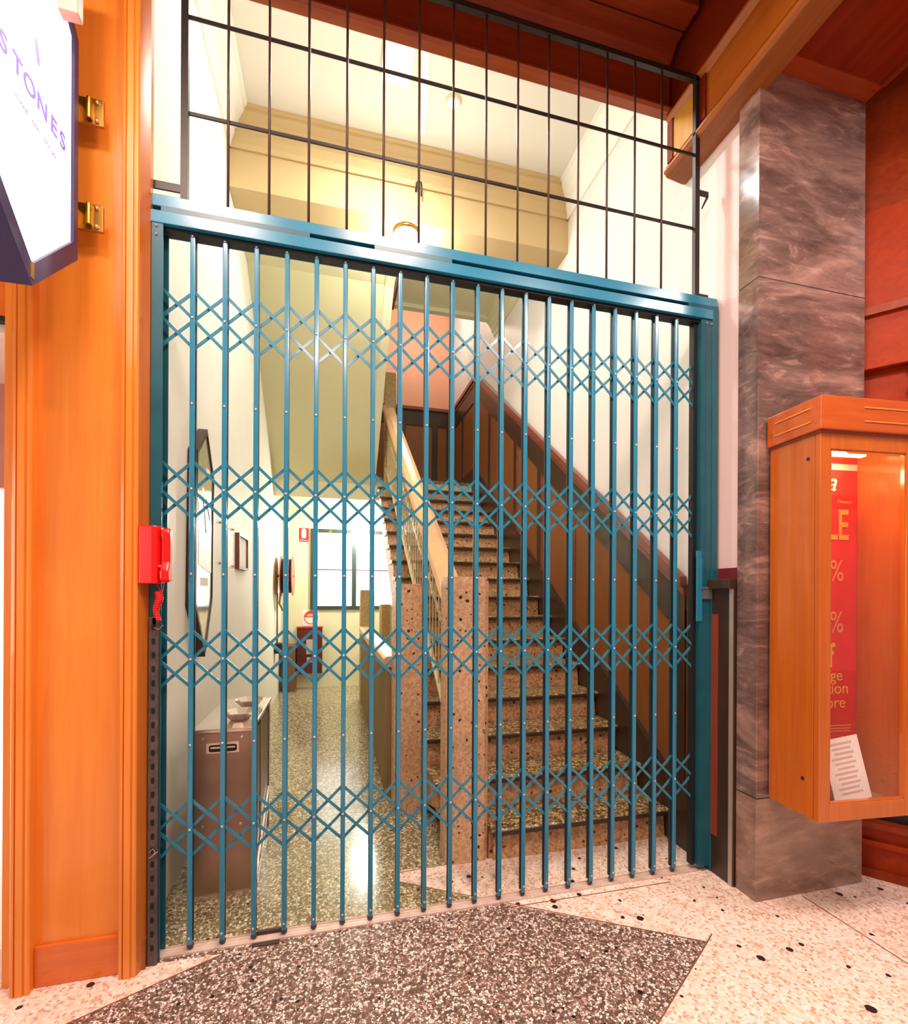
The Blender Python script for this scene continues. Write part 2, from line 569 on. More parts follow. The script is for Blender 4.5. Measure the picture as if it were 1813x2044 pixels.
# ------------------------------------------------------------------ upper flight over the corridor
t = thing('upper_stair_flight', 'pale green underside of the upper stair flight sloping over the corridor', 'stairs', (XL, 2.0, 4.5))
soff = [(4.68, ZL - 0.12), (2.60, 4.53), (2.0, 4.60), (2.0, 5.3), (1.9, 5.3)]
prof = [(4.68, 3.05), (2.55, 4.56), (2.003, 4.60), (2.003, 5.2)]
steps = []
y, z = 2.0, 5.2
n = 10
for k in range(n):
    yy = 2.0 + (4.68 - 2.0) * (k + 1) / n
    steps.append((yy, z)); z -= (5.2 - ZL) / n; steps.append((yy, z))
steps[-1] = (4.68, ZL + 0.01)
obj('soffit_slab', MB().prism(prof + steps, 'x', XL + 0.001, 1.19), SOFF, t)
strp = [(4.68, 3.03), (2.55, 4.545), (2.003, 4.585), (2.003, 5.42), (4.68, 3.5)]
obj('string_board', MB().prism(strp, 'x', 1.19, 1.28), OLIVE, t)

# ------------------------------------------------------------------ main staircase
t = thing('staircase', 'terrazzo staircase rising behind the gate to the landing', 'stairs', (2.0, Y0, 0))
for k in range(1, NS):
    y = Y0 + (k - 1) * G
    z = k * H
    xl = 1.57 if k == 1 else 1.30
    tr = MB()
    # tread with rounded nosing and two non-slip grooves
    pr = [(y - 0.004, z - 0.038), (y - 0.012, z - 0.026), (y - 0.012, z - 0.010), (y - 0.003, z), (y + 0.030, z), (y + 0.032, z - 0.004), (y + 0.038, z - 0.004), (y + 0.040, z),
          (y + 0.055, z), (y + 0.057, z - 0.004), (y + 0.063, z - 0.004), (y + 0.065, z), (y + G + 0.03, z), (y + G + 0.03, z - 0.038)]
    tr.prism(pr, 'x', xl, 2.715)
    to = obj('tread', tr, TREADM, t)
    obj('nosing_shade_strip', MB().prism([(y - 0.0125, z - 0.036), (y - 0.0165, z - 0.028), (y - 0.0165, z - 0.014), (y - 0.0125, z - 0.008)], 'x', xl + 0.002, 2.712), NOSEM, to)  # dark strip painted in for the shade band under each tread edge
    rs = MB().prism([(y + 0.034, z - 0.038), (y + 0.022, z - H), (y + 0.05, z - H), (y + 0.06, z - 0.038)], 'x', xl + 0.02, 2.71)
    obj('riser', rs, RISERM, t)
k = NS
y, z = YL, ZL
obj('riser', MB().prism([(y + 0.024, z - 0.045), (y + 0.012, z - H), (y + 0.04, z - H), (y + 0.05, z - 0.045)], 'x', 1.32, 2.71), RISERM, t)
obj('tread', MB().box(1.30, YL - 0.01, ZL - 0.04, 2.715, YL + 0.25, ZL + 0.003), TREADM, t)
# saw-tooth body beneath
pts = []
for k in range(1, NS + 1):
    y = Y0 + (k - 1) * G + 0.045
    pts += [(y, (k - 1) * H + 0.001 if k > 1 else 0.001), (y, k * H - 0.04)]
pts.append((YL + 0.2, ZL - 0.04))
low = [(YL + 0.2, ZL - 0.34), (YL, ZL - 0.34)] + [(Y0 + 0.9, 0.001)]
obj('stair_body', MB().prism(pts[2:] + low, 'x', 1.33, 2.70).prism([(Y0 + 0.045, 0.001), (Y0 + 0.045, H - 0.04), (Y0 + G + 0.04, H - 0.04), (Y0 + G + 0.04, 0.001)], 'x', 1.57, 2.70), RISERM, t)

# newel posts
def newel(label, x0, y0, x1, y1, z0, z1, mat=NEWELM, ch=0.02, group='terrazzo newel posts'):
    t = thing('newel_post', label, 'post', ((x0 + x1) / 2, (y0 + y1) / 2, z0), group)
    pl = [(x0 + ch, y0), (x1 - ch, y0), (x1, y0 + ch), (x1, y1 - ch), (x1 - ch, y1), (x0 + ch, y1), (x0, y1 - ch), (x0, y0 + ch)]
    obj('shaft', MB().prism(pl, 'z', z0, z1 - 0.02), mat, t)
    c = [(x0 + ch + .006, y0 + .006), (x1 - ch - .006, y0 + .006), (x1 - .006, y0 + ch + .006), (x1 - .006, y1 - ch - .006), (x1 - ch - .006, y1 - .006), (x0 + ch + .006, y1 - .006), (x0 + .006, y1 - ch - .006), (x0 + .006, y0 + ch + .006)]
    obj('cap', MB().prism(c, 'z', z1 - 0.02, z1), mat, t)
    return t


newel('pink terrazzo newel post at the foot of the staircase', 1.318, 0.345, 1.565, 0.53, 0, 1.597, ch=0.028)
newel('pink terrazzo newel post left of the stair foot, beside the corridor', 1.118, 1.0, 1.305, 1.24, 0, 1.565, ch=0.012)
NEWO = terrazzo('olive_terrazzo', (176, 152, 102), [(186, 162, 112), (166, 142, 94)], 60, (110, 90, 60), 40, 0.06, 0.4, 0.7)
newel('tall olive-brown newel post in front of the far window', 1.075, 4.5, 1.27, 4.7, 0, 1.55, NEWO, 0.01)
newel('shorter rounded olive-brown newel post behind the corridor handrail', 1.385, 4.9, 1.56, 5.08, 0, 1.34, NEWO, 0.03)
newel('newel post at the top of the staircase, against the salmon wall', 1.385, 4.35, 1.535, 4.5, noz(4.35) - 0.15, 4.53, NEWO, 0.01)

# corridor balustrade wall
t = thing('corridor_balustrade', 'ribbed brown balustrade with cream handrail between two newels', 'balustrade', (1.12, 2.9, 0))
mb = MB().box(1.10, 1.24, 0, 1.16, 4.5, 0.97)
y = 1.26
while y < 4.48:
    mb.box(1.088, y, 0.03, 1.10, y + 0.03, 0.95); y += 0.06
obj('ribbed_panel', mb, plain('olive_panel', (150, 124, 76), 0.5), t)
obj('handrail', MB().prism([(1.06, 0.97), (1.20, 0.97), (1.20, 1.03), (1.18, 1.05), (1.08, 1.05), (1.06, 1.03)], 'y', 1.22, 4.52), RAILM, t, 0.006)

# main balustrade
t = thing('stair_balustrade', 'cream stair balustrade with wide sloping handrail and thin metal bars', 'balustrade', (1.42, 0.5, 0.4))
ya, yb = 0.50, 4.38
za, zb = noz(ya) + 1.02, noz(yb) + 1.02
za = 1.34; zb = 4.02
sl = (zb - za) / (yb - ya)
def railz(y): return za + sl * (y - ya)
pr = [(1.365, 0.0), (1.495, 0.0), (1.512, 0.025), (1.50, 0.06), (1.46, 0.082), (1.40, 0.082), (1.362, 0.06), (1.348, 0.025)]
mb = MB()
A = [mb.bm.verts.new((x, ya, za + v)) for x, v in pr]
Bv = [mb.bm.verts.new((x, yb, zb + v)) for x, v in pr]
mb.bm.faces.new(A[::-1]); mb.bm.faces.new(Bv)
for i in range(len(pr)):
    mb.bm.faces.new((A[i], A[(i + 1) % 8], Bv[(i + 1) % 8], Bv[i]))
obj('handrail', mb, RAILM, t)
def slopebar(x0, x1, dz0, dz1, y0=ya, y1=yb):
    m = MB()
    m.prism([(y0, railz(y0) + dz0), (y1, railz(y1) + dz0), (y1, railz(y1) + dz1), (y0, railz(y0) + dz1)], 'x', x0, x1)
    return m
obj('top_rail', slopebar(1.395, 1.425, -0.05, -0.03), BALM, t)
obj('middle_rail', slopebar(1.402, 1.418, -0.30, -0.288), BALM, t)
obj('bottom_rail', slopebar(1.395, 1.425, -0.80, -0.78), BALM, t)
nb = 36
first = None
for i in range(nb):
    y = ya + 0.06 + i * (yb - ya - 0.1) / nb
    if first is None:
        first = obj('baluster', B(1.406, y - 0.005, railz(y) - 0.80, 1.414, y + 0.005, railz(y) - 0.03), BALM, t, origin=(1.41, y, railz(y) - 0.8))
    else:
        o = first.copy(); COL.objects.link(o); o.parent = t
        o.location = Vector((1.41, y, railz(y) - 0.8)) - t.location
for i in range(14):
    y = ya + 0.18 + i * 0.265
    obj('ornament_block', B(1.404, y - 0.02, railz(y) - 0.33, 1.416, y + 0.02, railz(y) - 0.28), BALM, t)
    obj('ornament_block', B(1.404, y - 0.02, railz(y) - 0.66, 1.416, y + 0.02, railz(y) - 0.61), BALM, t)

# ------------------------------------------------------------------ right dado (wainscot)
def capz(y): return 1.58 + (y - 0.20) * (4.70 - 1.58) / (4.50 - 0.20)
t = thing('stair_wainscot', 'brown panelled wainscot with reddish cap climbing the right stair wall', 'wainscot', (XR, 0.2, 0))
obj('panel', MB().prism([(0.02, 0), (0.20, 0), (Y0, 0.0), (YL, ZL), (6.0, ZL), (6.0, 4.68), (4.5, 4.68), (0.2, 1.56), (0.02, 1.56)], 'x', XR - 0.012, XR - 0.0005), DADO, t)
# bands parallel to the slope
def slab(a, b, x0, y0=0.20, y1=4.5):
    return MB().prism([(y0, capz(y0) + a), (y1, capz(y1) + a), (6.0, capz(4.5) + a), (6.0, capz(4.5) + b), (y1, capz(y1) + b), (y0, capz(y0) + b)], 'x', XR - x0, XR - 0.011)
obj('cap_moulding', slab(-0.035, 0.03, 0.055), DADOCAP, t, 0.004)
obj('cap_moulding', slab(-0.085, -0.035, 0.035), DADOCAP, t, 0.004)
obj('top_rail', slab(-0.33, -0.085, 0.026), DADODK, t)
# skirting string above the steps
sk = [(Y0 - 0.25, 0.001), (Y0 - 0.03, 0.001)] 
for k in range(1, NS + 1):
    pass
obj('skirting_string', MB().prism([(0.03, 0.0), (Y0, 0.0), (YL, ZL - 0.1), (6.0, ZL - 0.1), (6.0, ZL + 0.2), (YL - 0.15, ZL + 0.2), (0.30, 0.40), (0.03, 0.22)], 'x', XR - 0.045, XR - 0.011), DADODK, t)
for y in (0.24, 1.62, 2.30, 2.97, 3.92, 4.6, 5.3, 5.95):
    zt = (capz(min(y, 4.5))) - 0.2
    zb_ = max(0, noz(min(y, YL)) - 0.05)
    obj('stile', B(XR - 0.024, y - 0.04, zb_, XR - 0.0115, y + 0.04, zt), DADODK, t)
    if y > 1:
        obj('stile_edge', B(XR - 0.020, y - 0.07, zb_ + .2, XR - 0.0115, y - 0.04, zt - .1), DADOCAP, t)
t = thing('landing_wainscot', 'dark panelled wainscot across the back of the stair landing', 'wainscot', (2.0, 6.0, ZL))
obj('panel', B(1.30, 5.985, ZL, XR - 0.03, 5.999, 4.68), DADO, t)
obj('cap_moulding', B(1.28, 5.94, 4.68, XR - 0.03, 5.999, 4.73), DADOCAP, t)
obj('top_rail', B(1.28, 5.97, 4.42, XR - 0.03, 5.9845, 4.68), DADODK, t)
obj('skirting', B(1.28, 5.965, ZL, XR - 0.05, 5.9845, ZL + 0.2), DADODK, t)
for x in (1.34, 1.86, 2.42, 2.68):
    obj('stile', B(x - 0.05, 5.97, ZL + 0.2, x + 0.05, 5.9845, 4.42), DADODK, t)

# front dado on the reveal, right of the gate
t = thing('reveal_wainscot', 'dark wooden dado with a red inset panel and metal edge beside the gate', 'wainscot', (2.73, -0.06, 0))
obj('backing', B(2.705, -0.194, 0, XR - 0.001, -0.047, 1.535), DADODK, t)
obj('red_panel', B(2.6985, -0.088, 0.21, 2.705, -0.047, 1.40), DADORED, t)
obj('cap', MB().prism([(-0.194, 1.535), (-0.047, 1.535), (-0.047, 1.585), (-0.194, 1.585)], 'x', 2.672, XR - 0.001), DADODK, t, 0.004)
obj('red_bead', B(2.739, -0.194, 1.585, XR - 0.0005, -0.047, 1.645), plain('maroon_paint', (120, 36, 46), 0.4), t)
o = obj('metal_edge', B(2.699, -0.189, 0.0, 2.7045, -0.166, 1.535), plain('aluminium_strip', (190, 178, 170), 0.35, 0.5), t)

# ------------------------------------------------------------------ folding gate
t = thing('folding_security_gate', 'teal folding lattice security gate closing the stair entrance', 'gate', (1.32, 0.0, 0.0))
GATE = t
mb = MB().box(-0.022, -0.035, 3.074, 2.738, 0.05, 3.122)
obj('head_beam', mb, TEAL, t, 0.002)
obj('head_web', B(-0.02, -0.010, 3.03, 2.735, 0.045, 3.074), GAP, t)
mb = MB().box(-0.016, -0.048, 2.998, 2.698, -0.028, 3.048).box(-0.016, 0.02, 2.998, 2.715, 0.045, 3.03)
obj('top_track', mb, TEAL, t, 0.002)
obj('track_shade', B(0.032, -0.027, 2.984, 2.63, 0.019, 3.03), GAP, t)  # black box stands in for the shade between track and picket tops
for x0, x1 in ((0.02, 0.60), (0.88, 1.24), (2.55, 2.735)):
    obj('track_bracket', B(x0, -0.040, 3.046, x1, -0.011, 3.074), TEALD, t)
mb = MB().box(-0.012, -0.045, 0.0, 0.03, -0.040, 2.998).box(-0.012, -0.04, 0.0, -0.006, 0.03, 2.998).box(-0.012, 0.025, 0, 0.03, 0.03, 2.998)
obj('left_jamb', mb, TEALD, t)
mb = MB().box(2.700, -0.045, 0.0, 2.738, 0.045, 3.074)
obj('right_jamb', mb, TEALD, t, 0.002)
mb = MB().box(2.632, -0.040, 0.03, 2.702, -0.034, 2.995).box(2.632, -0.034, 0.03, 2.638, 0.02, 2.995).box(2.632, 0.02, 0.03, 2.702, 0.026, 2.995).box(2.66, -0.0415, 0.03, 2.664, -0.04, 2.995)
obj('lock_stile', mb, TEALD, t)
obj('inner_strip', B(2.606, -0.012, 0.03, 2.626, 0.022, 2.99), GAP, t)
for z in (0.34, 1.03, 1.70, 2.4):
    pass
obj('lock_plate', MB().box(2.604, -0.046, 1.36, 2.640, -0.0405, 1.70).box(2.604, -0.046, 1.70, 2.634, -0.038, 1.74), TEAL, t, 0.001)
obj('lock_case', MB().box(2.640, -0.052, 1.48, 2.700, -0.041, 1.545).box(2.628, -0.056, 1.535, 2.690, -0.05, 1.540), plain('worn_steel', (120, 130, 130), 0.4, 0.5), t)
mb = MB()
for x, z in ((2.66, 2.975), (2.69, 2.972), (0.005, 2.95), (0.005, 2.985)):
    mb.ball((x, -0.047, z), 0.005, seg=8)
obj('screw', mb, RIVET, t)
# pickets
NPK = 20
def px_(i): return 0.1321 + 0.1243 * i
mbf = MB().box(-0.0100, -0.021, 0.030, 0.0100, -0.008, 2.990)
mbb = MB().box(-0.0095, 0.008, 0.030, 0.0095, 0.020, 2.990)
RZ = [0.512, 0.865, 1.222, 1.577, 1.932, 2.287, 2.645, 2.984]
mbw = MB().lathe([(0.002, -0.006), (0.013, -0.006), (0.013, 0.006), (0.002, 0.006)], (0, 0, 0.018), 'y', 14).box(-0.003, -0.008, 0.018, 0.003, -0.0062, 0.05).box(-0.003, 0.0062, 0.018, 0.003, 0.008, 0.05)
x0 = px_(0)
for m_ in (mbf, mbb, mbw):
    m_.xf(Matrix.Translation((x0, 0, 0)))
TEALB = plain('teal_back_shaded', (12, 46, 60), 0.35)  # teal darkened to put the shade behind the pickets into the colour
# picket = front channel, with its back channel, rivets and roller as sub-parts
pf = obj('picket', mbf, TEAL, t, 0.0045, origin=(x0, 0, 0.03))
pb = obj('back_channel', mbb, TEALB, pf, 0.002)
rv0 = obj('rivet', MB().ball((x0, -0.0222, 0.06), 0.0056, (1, 0.7, 1), 8), RIVET, pf, smooth=True, origin=(x0, 0, 0.06))
rvs = [rv0]
for z in RZ:
    d = rv0.copy(); COL.objects.link(d); d.parent = pf
    d.location = rv0.location + Vector((0, 0, z - 0.06)); rvs.append(d)
pw = obj('roller', mbw, GALV, pf)
for i in range(1, NPK):
    o = pf.copy(); COL.objects.link(o); o.parent = t
    o.location = pf.location + Vector((px_(i) - x0, 0, 0))
    for c in [pb, pw] + rvs:
        d = c.copy(); COL.objects.link(d); d.parent = o
# lattice links: each spans two bays, in four bands
XS = [0.008] + [px_(i) for i in range(NPK)] + [2.6175]
LZ = [0.512, 1.222, 1.932, 2.645]
HH = 0.120
LINKM = plain('teal_link_paint', (40, 128, 158), 0.28, 0, 0.08, 8, 0.6, 0.2)
def lattice_bars():
    out = []
    n = len(XS)
    for zc in LZ:
        for i in range(-1, n - 1):
            # down-right in front
            pts = []
            for j, z in ((i, zc + HH), (i + 1, zc), (i + 2, zc - HH)):
                if 0 <= j < n: pts.append((XS[j], z))
            if len(pts) >= 2:
                out.append((pts[0], pts[-1], -0.0065, -0.0030))
            pts = []
            for j, z in ((i, zc - HH), (i + 1, zc), (i + 2, zc + HH)):
                if 0 <= j < n: pts.append((XS[j], z))
            if len(pts) >= 2:
                out.append((pts[0], pts[-1], 0.0030, 0.0065))
    return out
bars = sorted(lattice_bars(), key=lambda b: b[0][0])
for b in bars[:100]:
    obj('lattice_link', MB().bar(b[0], b[1], 0.0125, b[2], b[3]), LINKM, t)
mb = MB()
for b in bars[100:]:
    mb.bar(b[0], b[1], 0.0125, b[2], b[3])
o = obj('lattice_link', mb, LINKM, t)
o['kind'] = 'stuff'
# floor track
t = thing('gate_floor_track', 'pale aluminium floor track under the folding gate', 'track', (1.32, 0, 0))
ALU = plain('worn_aluminium', (226, 200, 188), 0.4, 0.15, 0.1, 20)
obj('track_rail', MB().box(0.0, -0.030, 0.0, 2.66, 0.030, 0.003).box(0.0, -0.030, 0.003, 2.66, -0.026, 0.008).box(0.0, 0.026, 0.003, 2.66, 0.030, 0.008)
    .box(0, -0.012, 0.003, 2.66, -0.0085, 0.0045).box(0, 0.0085, 0.003, 2.66, 0.012, 0.0045), ALU, t)
obj('track_stop', MB().box(0.39, 0.012, 0.0045, 0.50, 0.026, 0.02).box(0.38, -0.052, 0.0005, 0.49, -0.0305, 0.004), plain('brown_rubber', (70, 42, 34), 0.6), t)

# ------------------------------------------------------------------ transom grille
t = thing('transom_grille', 'black iron bar grille filling the opening above the gate', 'grille', (1.36, 0, 3.12))
mb = MB().box(0.082, -0.012, 3.122, 0.110, 0.012, 4.34)
obj('frame_bar', mb, IRON, t)
obj('frame_bar', MB().box(2.612, -0.012, 3.105, 2.640, 0.012, 4.34), IRON, t)
obj('frame_bar', MB().box(0.082, -0.012, 4.312, 2.640, 0.012, 4.34), IRON, t)
rod0 = obj('vertical_rod', MB().tube([(0.2625, 0, 3.122), (0.2625, 0, 4.315)], 0.0058, 8), IRONR, t, smooth=True, origin=(0.2625, 0, 3.122))
for i in range(1, 14):
    o = rod0.copy(); COL.objects.link(o); o.parent = t
    o.location = rod0.location + Vector((i * 0.1649, 0, 0))
for z in (3.515, 3.92):
    obj('horizontal_rod', MB().box(0.108, 0.004, z - 0.007, 2.614, 0.011, z + 0.007), IRON, t)
obj('wall_bracket', MB().box(-0.075, -0.012, 3.160, 0.084, -0.005, 3.195).box(-0.078, -0.018, 3.15, -0.072, 0.02, 3.20), IRON, t, 0.002)
obj('wall_bracket', MB().box(2.638, -0.010, 3.690, 2.70, -0.004, 3.722).prism([(2.70, 3.722), (2.70, 3.69), (2.66, 3.62), (2.655, 3.625)], 'y', -0.01, -0.004), IRON, t, 0.002)
obj('wall_bracket', MB().box(2.638, -0.012, 3.124, 2.70, -0.006, 3.152).box(2.70, -0.012, 3.12, 2.756, 0.012, 3.135), IRON, t, 0.002)

# ------------------------------------------------------------------ outside timber: fascia, beam, ceiling
t = thing('timber_fascia', 'dark red timber fascia board above the grille', 'fascia', (1.3, 0.25, 4.36))
obj('board', B(XL, 0.235, 4.385, 2.64, 0.27, 4.9), REDWOOD, t)
obj('lower_moulding', MB().prism([(0.205, 4.385), (0.205, 4.375), (0.22, 4.365), (0.27, 4.365), (0.27, 4.40), (0.228, 4.40)], 'x', XL, 2.64), wood('lower_mould_timber', (178, 80, 20), (140, 56, 12), 0.4, 'x', 0.1), t)
obj('upper_moulding', MB().prism([(0.235, 4.64), (0.19, 4.67), (0.17, 4.70), (0.11, 4.71), (0.11, 4.74), (0.235, 4.74)], 'x', XL, 2.63), REDWOOD, t)

t = thing('timber_beam', 'amber timber panelled beam running out over the marble column', 'beam', (2.7, -1.5, 4.0))
obj('core', B(2.648, -3.2, 4.03, XR + 0.0, 0.25, 4.36), TIMBERY, t)
obj('lower_moulding', MB().prism([(2.632, 4.0), (XR - 0.03, 3.985), (XR - 0.002, 3.985), (XR - 0.002, 4.03), (2.62, 4.03), (2.62, 4.015)], 'y', -3.2, 0.25), BEAML, t, 0.003)
obj('edge_bead', MB().prism([(2.612, 4.022), (2.62, 4.016), (2.628, 4.022), (2.628, 4.034), (2.612, 4.034)], 'y', -3.2, 0.25), TIMBERY, t)
obj('lower_bead', MB().prism([(2.628, 4.03), (2.648, 4.03), (2.648, 4.085), (2.636, 4.075), (2.628, 4.06)], 'y', -3.2, 0.25), wood('bead_timber', (150, 72, 28), (120, 54, 20), 0.3, 'y'), t)
obj('upper_bead', MB().prism([(2.625, 4.345), (2.648, 4.315), (2.648, 4.36), (2.625, 4.36)], 'y', -3.2, 0.25), TIMBERY, t)
obj('end_stile', B(2.636, 0.205, 4.085, 2.648, 0.25, 4.32), REDWOODY, t)
obj('upper_board', B(2.66, -3.2, 4.3605, XR + 0.2, 0.268, 4.95), REDWOODY, t)
obj('golden_panel', B(2.643, 0.03, 4.09, 2.6478, 0.205, 4.31), GOLDWOOD, t)
obj('end_stile', B(2.636, -0.05, 4.085, 2.648, 0.03, 4.32), REDWOODY, t)
mb = MB().prism([(-3.1, 4.10), (-0.62, 4.10), (-0.62, 4.115), (-3.1, 4.115)], 'x', 2.640, 2.6479)
mb.prism([(-3.1, 4.30), (-0.62, 4.30), (-0.62, 4.31), (-3.1, 4.31)], 'x', 2.640, 2.6479)
mb.prism([(-0.635, 4.10), (-0.62, 4.10), (-0.62, 4.31), (-0.635, 4.31)], 'x', 2.640, 2.6479)
obj('panel_moulding', mb, REDWOODY, t)

# arcade coffered ceiling in front of the gate
struct('ceiling_arcade', B(-4, -6, 4.9, 7, 0.234, 5.0), REDWOOD, 'dark red timber coffered arcade ceiling')
mb = MB()
for y0, y1, zz in ((-0.02, 0.10, 4.70), (-0.20, -0.08, 4.74), (-1.5, -1.32, 4.70), (-3.0, -2.8, 4.70), (-4.6, -4.4, 4.70)):
    mb.box(-4, y0, zz, 2.63, y1, 4.9)
for x0, x1 in ((2.46, 2.63), (0.95, 1.1), (-0.6, -0.45)):
    mb.box(x0, -6, 4.72, x1, -0.2, 4.9)
struct('ceiling_ribs', mb, REDWOOD, 'timber ribs of the arcade ceiling', 0.01)
# soffit above the column
struct('ceiling_soffit', MB().box(XR, -4.0, 4.10, 3.40, -0.30, 4.14), REDWOODY, 'low dark red timber soffit above the marble column')
struct('trim_21', MB().box(XR, -0.40, 4.088, 3.40, -0.32, 4.10), wood('soffit_bead', (176, 74, 26), (140, 52, 18), 0.35, 'x'), 'orange timber bead where the soffit meets the column')
struct('trim_22', MB().box(3.38, -4.0, 4.085, 3.41, -0.40, 4.10), wood('soffit_edge', (150, 58, 24), (120, 42, 18), 0.35, 'y'), 'edge bead of the low soffit')

# ------------------------------------------------------------------ marble column
t = thing('marble_column', 'polished brown grey marble column right of the gate', 'column', (3.05, -0.2, 0))
mb = MB()
zs = [0.505, 3.06, 4.10]
for a, b in zip(zs, zs[1:]):
    mb.prism([(2.716, -0.32), (3.40, -0.32), (3.40, -0.155), (3.012, -0.155), (3.012, -0.197), (2.716, -0.197)], 'z', a + 0.0015, b - 0.0015)
for o_x in (0,):
    pass
c = obj('marble_cladding', mb, MARBLE, t, 0.003)
obj('plinth_block', MB().prism([(2.716, -0.32), (3.40, -0.32), (3.40, -0.155), (3.012, -0.155), (3.012, -0.197), (2.716, -0.197)], 'z', 0, 0.5035), MARBLEP, t, 0.003)
# hollow out where the wall reveal sits: reveal wall starts at y=-0.135, so keep only the front slice on the left
obj('cladding_joint', MB().box(2.7165, -0.3195, 0.5035, 3.3995, -0.2, 0.5065).box(2.7165, -0.3195, 3.0585, 3.3995, -0.2, 3.0615), GAP, t)

# ------------------------------------------------------------------ display case on the column
LX, LY = 2.775, -0.333
a5 = math.radians(-5)
t = thing('display_case', 'orange timber wall display case with glass door hung on the marble column', 'display case', (LX, LY, 0.5), rotz=a5)
# children built in world coordinates of an unrotated case at (LX,LY): the parent's rotation turns them about its back-left corner
W_ = 0.50; D = 0.27
def cb(x0, y0, z0, x1, y1, z1): return B(LX + x0, LY - y0, z0, LX + x1, LY - y1, z1)
z0c, z1c = 0.515, 2.215
obj('left_side', cb(0, 0.001, z0c, 0.025, D - 0.03, z1c), CASEW, t, 0.002)
obj('right_side', cb(W_ - 0.025, 0.001, z0c, W_, D - 0.03, z1c), CASEW, t, 0.002)
obj('back_panel', cb(0.025, 0.012, z0c + 0.03, W_ - 0.025, 0.022, z1c), CASEW, t)
obj('bottom_board', cb(0.025, 0.0, z0c, W_ - 0.025, D - 0.03, z0c + 0.04), plain('brown_case_floor', (160, 120, 86), 0.3), t)
obj('top_board', cb(0.025, 0.001, z1c - 0.03, W_ - 0.025, D - 0.03, z1c), CASEX, t)
dr = obj('door', cb(0.0, D - 0.028, z0c, 0.052, D, z1c).box(LX + W_ - 0.052, LY - D + 0.028, z0c, LX + W_, LY - D, z1c)
         .box(LX + 0.052, LY - D + 0.028, z0c, LX + W_ - 0.052, LY - D, z0c + 0.075).box(LX + 0.052, LY - D + 0.028, z1c - 0.075, LX + W_ - 0.052, LY - D, z1c), CASEW, t, 0.003)
mb = MB()
bx = 0.008
for (x0, z0, x1, z1) in ((0.052, z0c + .075, 0.052 + bx, z1c - .075), (W_ - .052 - bx, z0c + .075, W_ - .052, z1c - .075), (0.052, z0c + .075, W_ - .052, z0c + .075 + bx), (0.052, z1c - .075 - bx, W_ - .052, z1c - .075)):
    mb.box(LX + x0, LY - D + 0.004, z0, LX + x1, LY - D + 0.02, z1)
obj('glazing_bead', mb, CASEW, dr)
obj('glass_pane', cb(0.052, D - 0.012, z0c + .075, W_ - .052, D - 0.016, z1c - .075), GLASS, dr)
# stepped cornice
cp = obj('cornice', cb(-0.018, -0.0, z1c + 0.004, W_ + 0.018, D + 0.02, z1c + 0.15), CASEX, t, 0.004)
obj('cornice_dark_bead', cb(-0.006, 0.001, z1c - 0.006, W_ + 0.006, D + 0.008, z1c + 0.004), wood('bead2', (150, 60, 24), (120, 44, 18)), t)  # thin darker timber bead below the cornice
mb = MB()
for z in (z1c + 0.045, z1c + 0.105):
    mb.box(LX - 0.022, LY - 0.05, z, LX - 0.018, LY - D + 0.03, z + 0.006)
    mb.box(LX + 0.20, LY - D - 0.023, z, LX + W_ - 0.03, LY - D - 0.02, z + 0.006)
obj('cornice_fluting', mb, wood('flute', (236, 150, 70), (214, 120, 44)), t)
for (y, z) in ((0.21, 2.11), (0.19, 0.68)):
    mb = MB().lathe([(0.001, -0.003), (0.008, -0.002), (0.008, 0.001), (0.001, 0.002)], (LX - 0.0005, LY - y, z), 'x', 10)
    obj('screw_hole', mb, BLACK, t)

def crot(o):
    return o
# poster (a separate sheet on the back panel) with its own rotation about the same corner
t = thing('sale_poster', 'red sale poster with yellow lettering inside the display case', 'poster', (LX, LY, 0.8), rotz=a5)
def ct(x, z, y=0.0262):
    return Matrix.Translation((LX + x, LY - y, z)) @ Matrix.Rotation(math.radians(90), 4, 'X')
X1 = W_ - 0.028
obj('sheet', cb(0.06, 0.0225, 0.80, X1, 0.0245, 2.18), POSTER, t)
obj('header_band', MB().box(LX + 0.06, LY - 0.0246, 2.125, LX + X1, LY - 0.0252, 2.155), POSTERW, t)
obj('dark_band', MB().box(LX + 0.06, LY - 0.0246, 1.935, LX + X1, LY - 0.0252, 2.0).box(LX + 0.06, LY - 0.0246, 0.81, LX + X1, LY - 0.0252, 1.13), POSTERD, t)
obj('script_lettering', MB().text('a', 0.13, ct(0.32, 2.06), 0.0006, shear=0.35), POSTERW, t)
obj('small_lettering', MB().text('Moments', 0.022, ct(0.40, 1.968), 0.0006, bold=0.0), POSTERO, t)
obj('sale_lettering', MB().text('SALE', 0.21, ct(0.285, 1.845) @ Matrix.Diagonal((0.62, 1, 1, 1)), 0.0006, bold=0.003), POSTERT, t)
obj('percent_lettering', MB().text('0%', 0.15, ct(0.325, 1.62) @ Matrix.Diagonal((0.8, 1, 1, 1)), 0.0006).text('0%', 0.15, ct(0.325, 1.365) @ Matrix.Diagonal((0.8, 1, 1, 1)), 0.0006), POSTERO, t)
obj('off_lettering', MB().text('off', 0.17, ct(0.268, 1.20) @ Matrix.Diagonal((0.8, 1, 1, 1)), 0.0006, bold=0.002), POSTERT, t)
obj('line_lettering', MB().text('ge', 0.08, ct(0.355, 1.105), 0.0006).text('tion', 0.08, ct(0.362, 1.04), 0.0006).text('ore', 0.08, ct(0.352, 0.97), 0.0006), POSTERT, t)
mb = MB()
for i in range(3):
    mb.box(LX + 0.10, LY - 0.0254, 0.855 - i * 0.014, LX + 0.44, LY - 0.0258, 0.860 - i * 0.014)
obj('fine_print', mb, POSTERO, t)
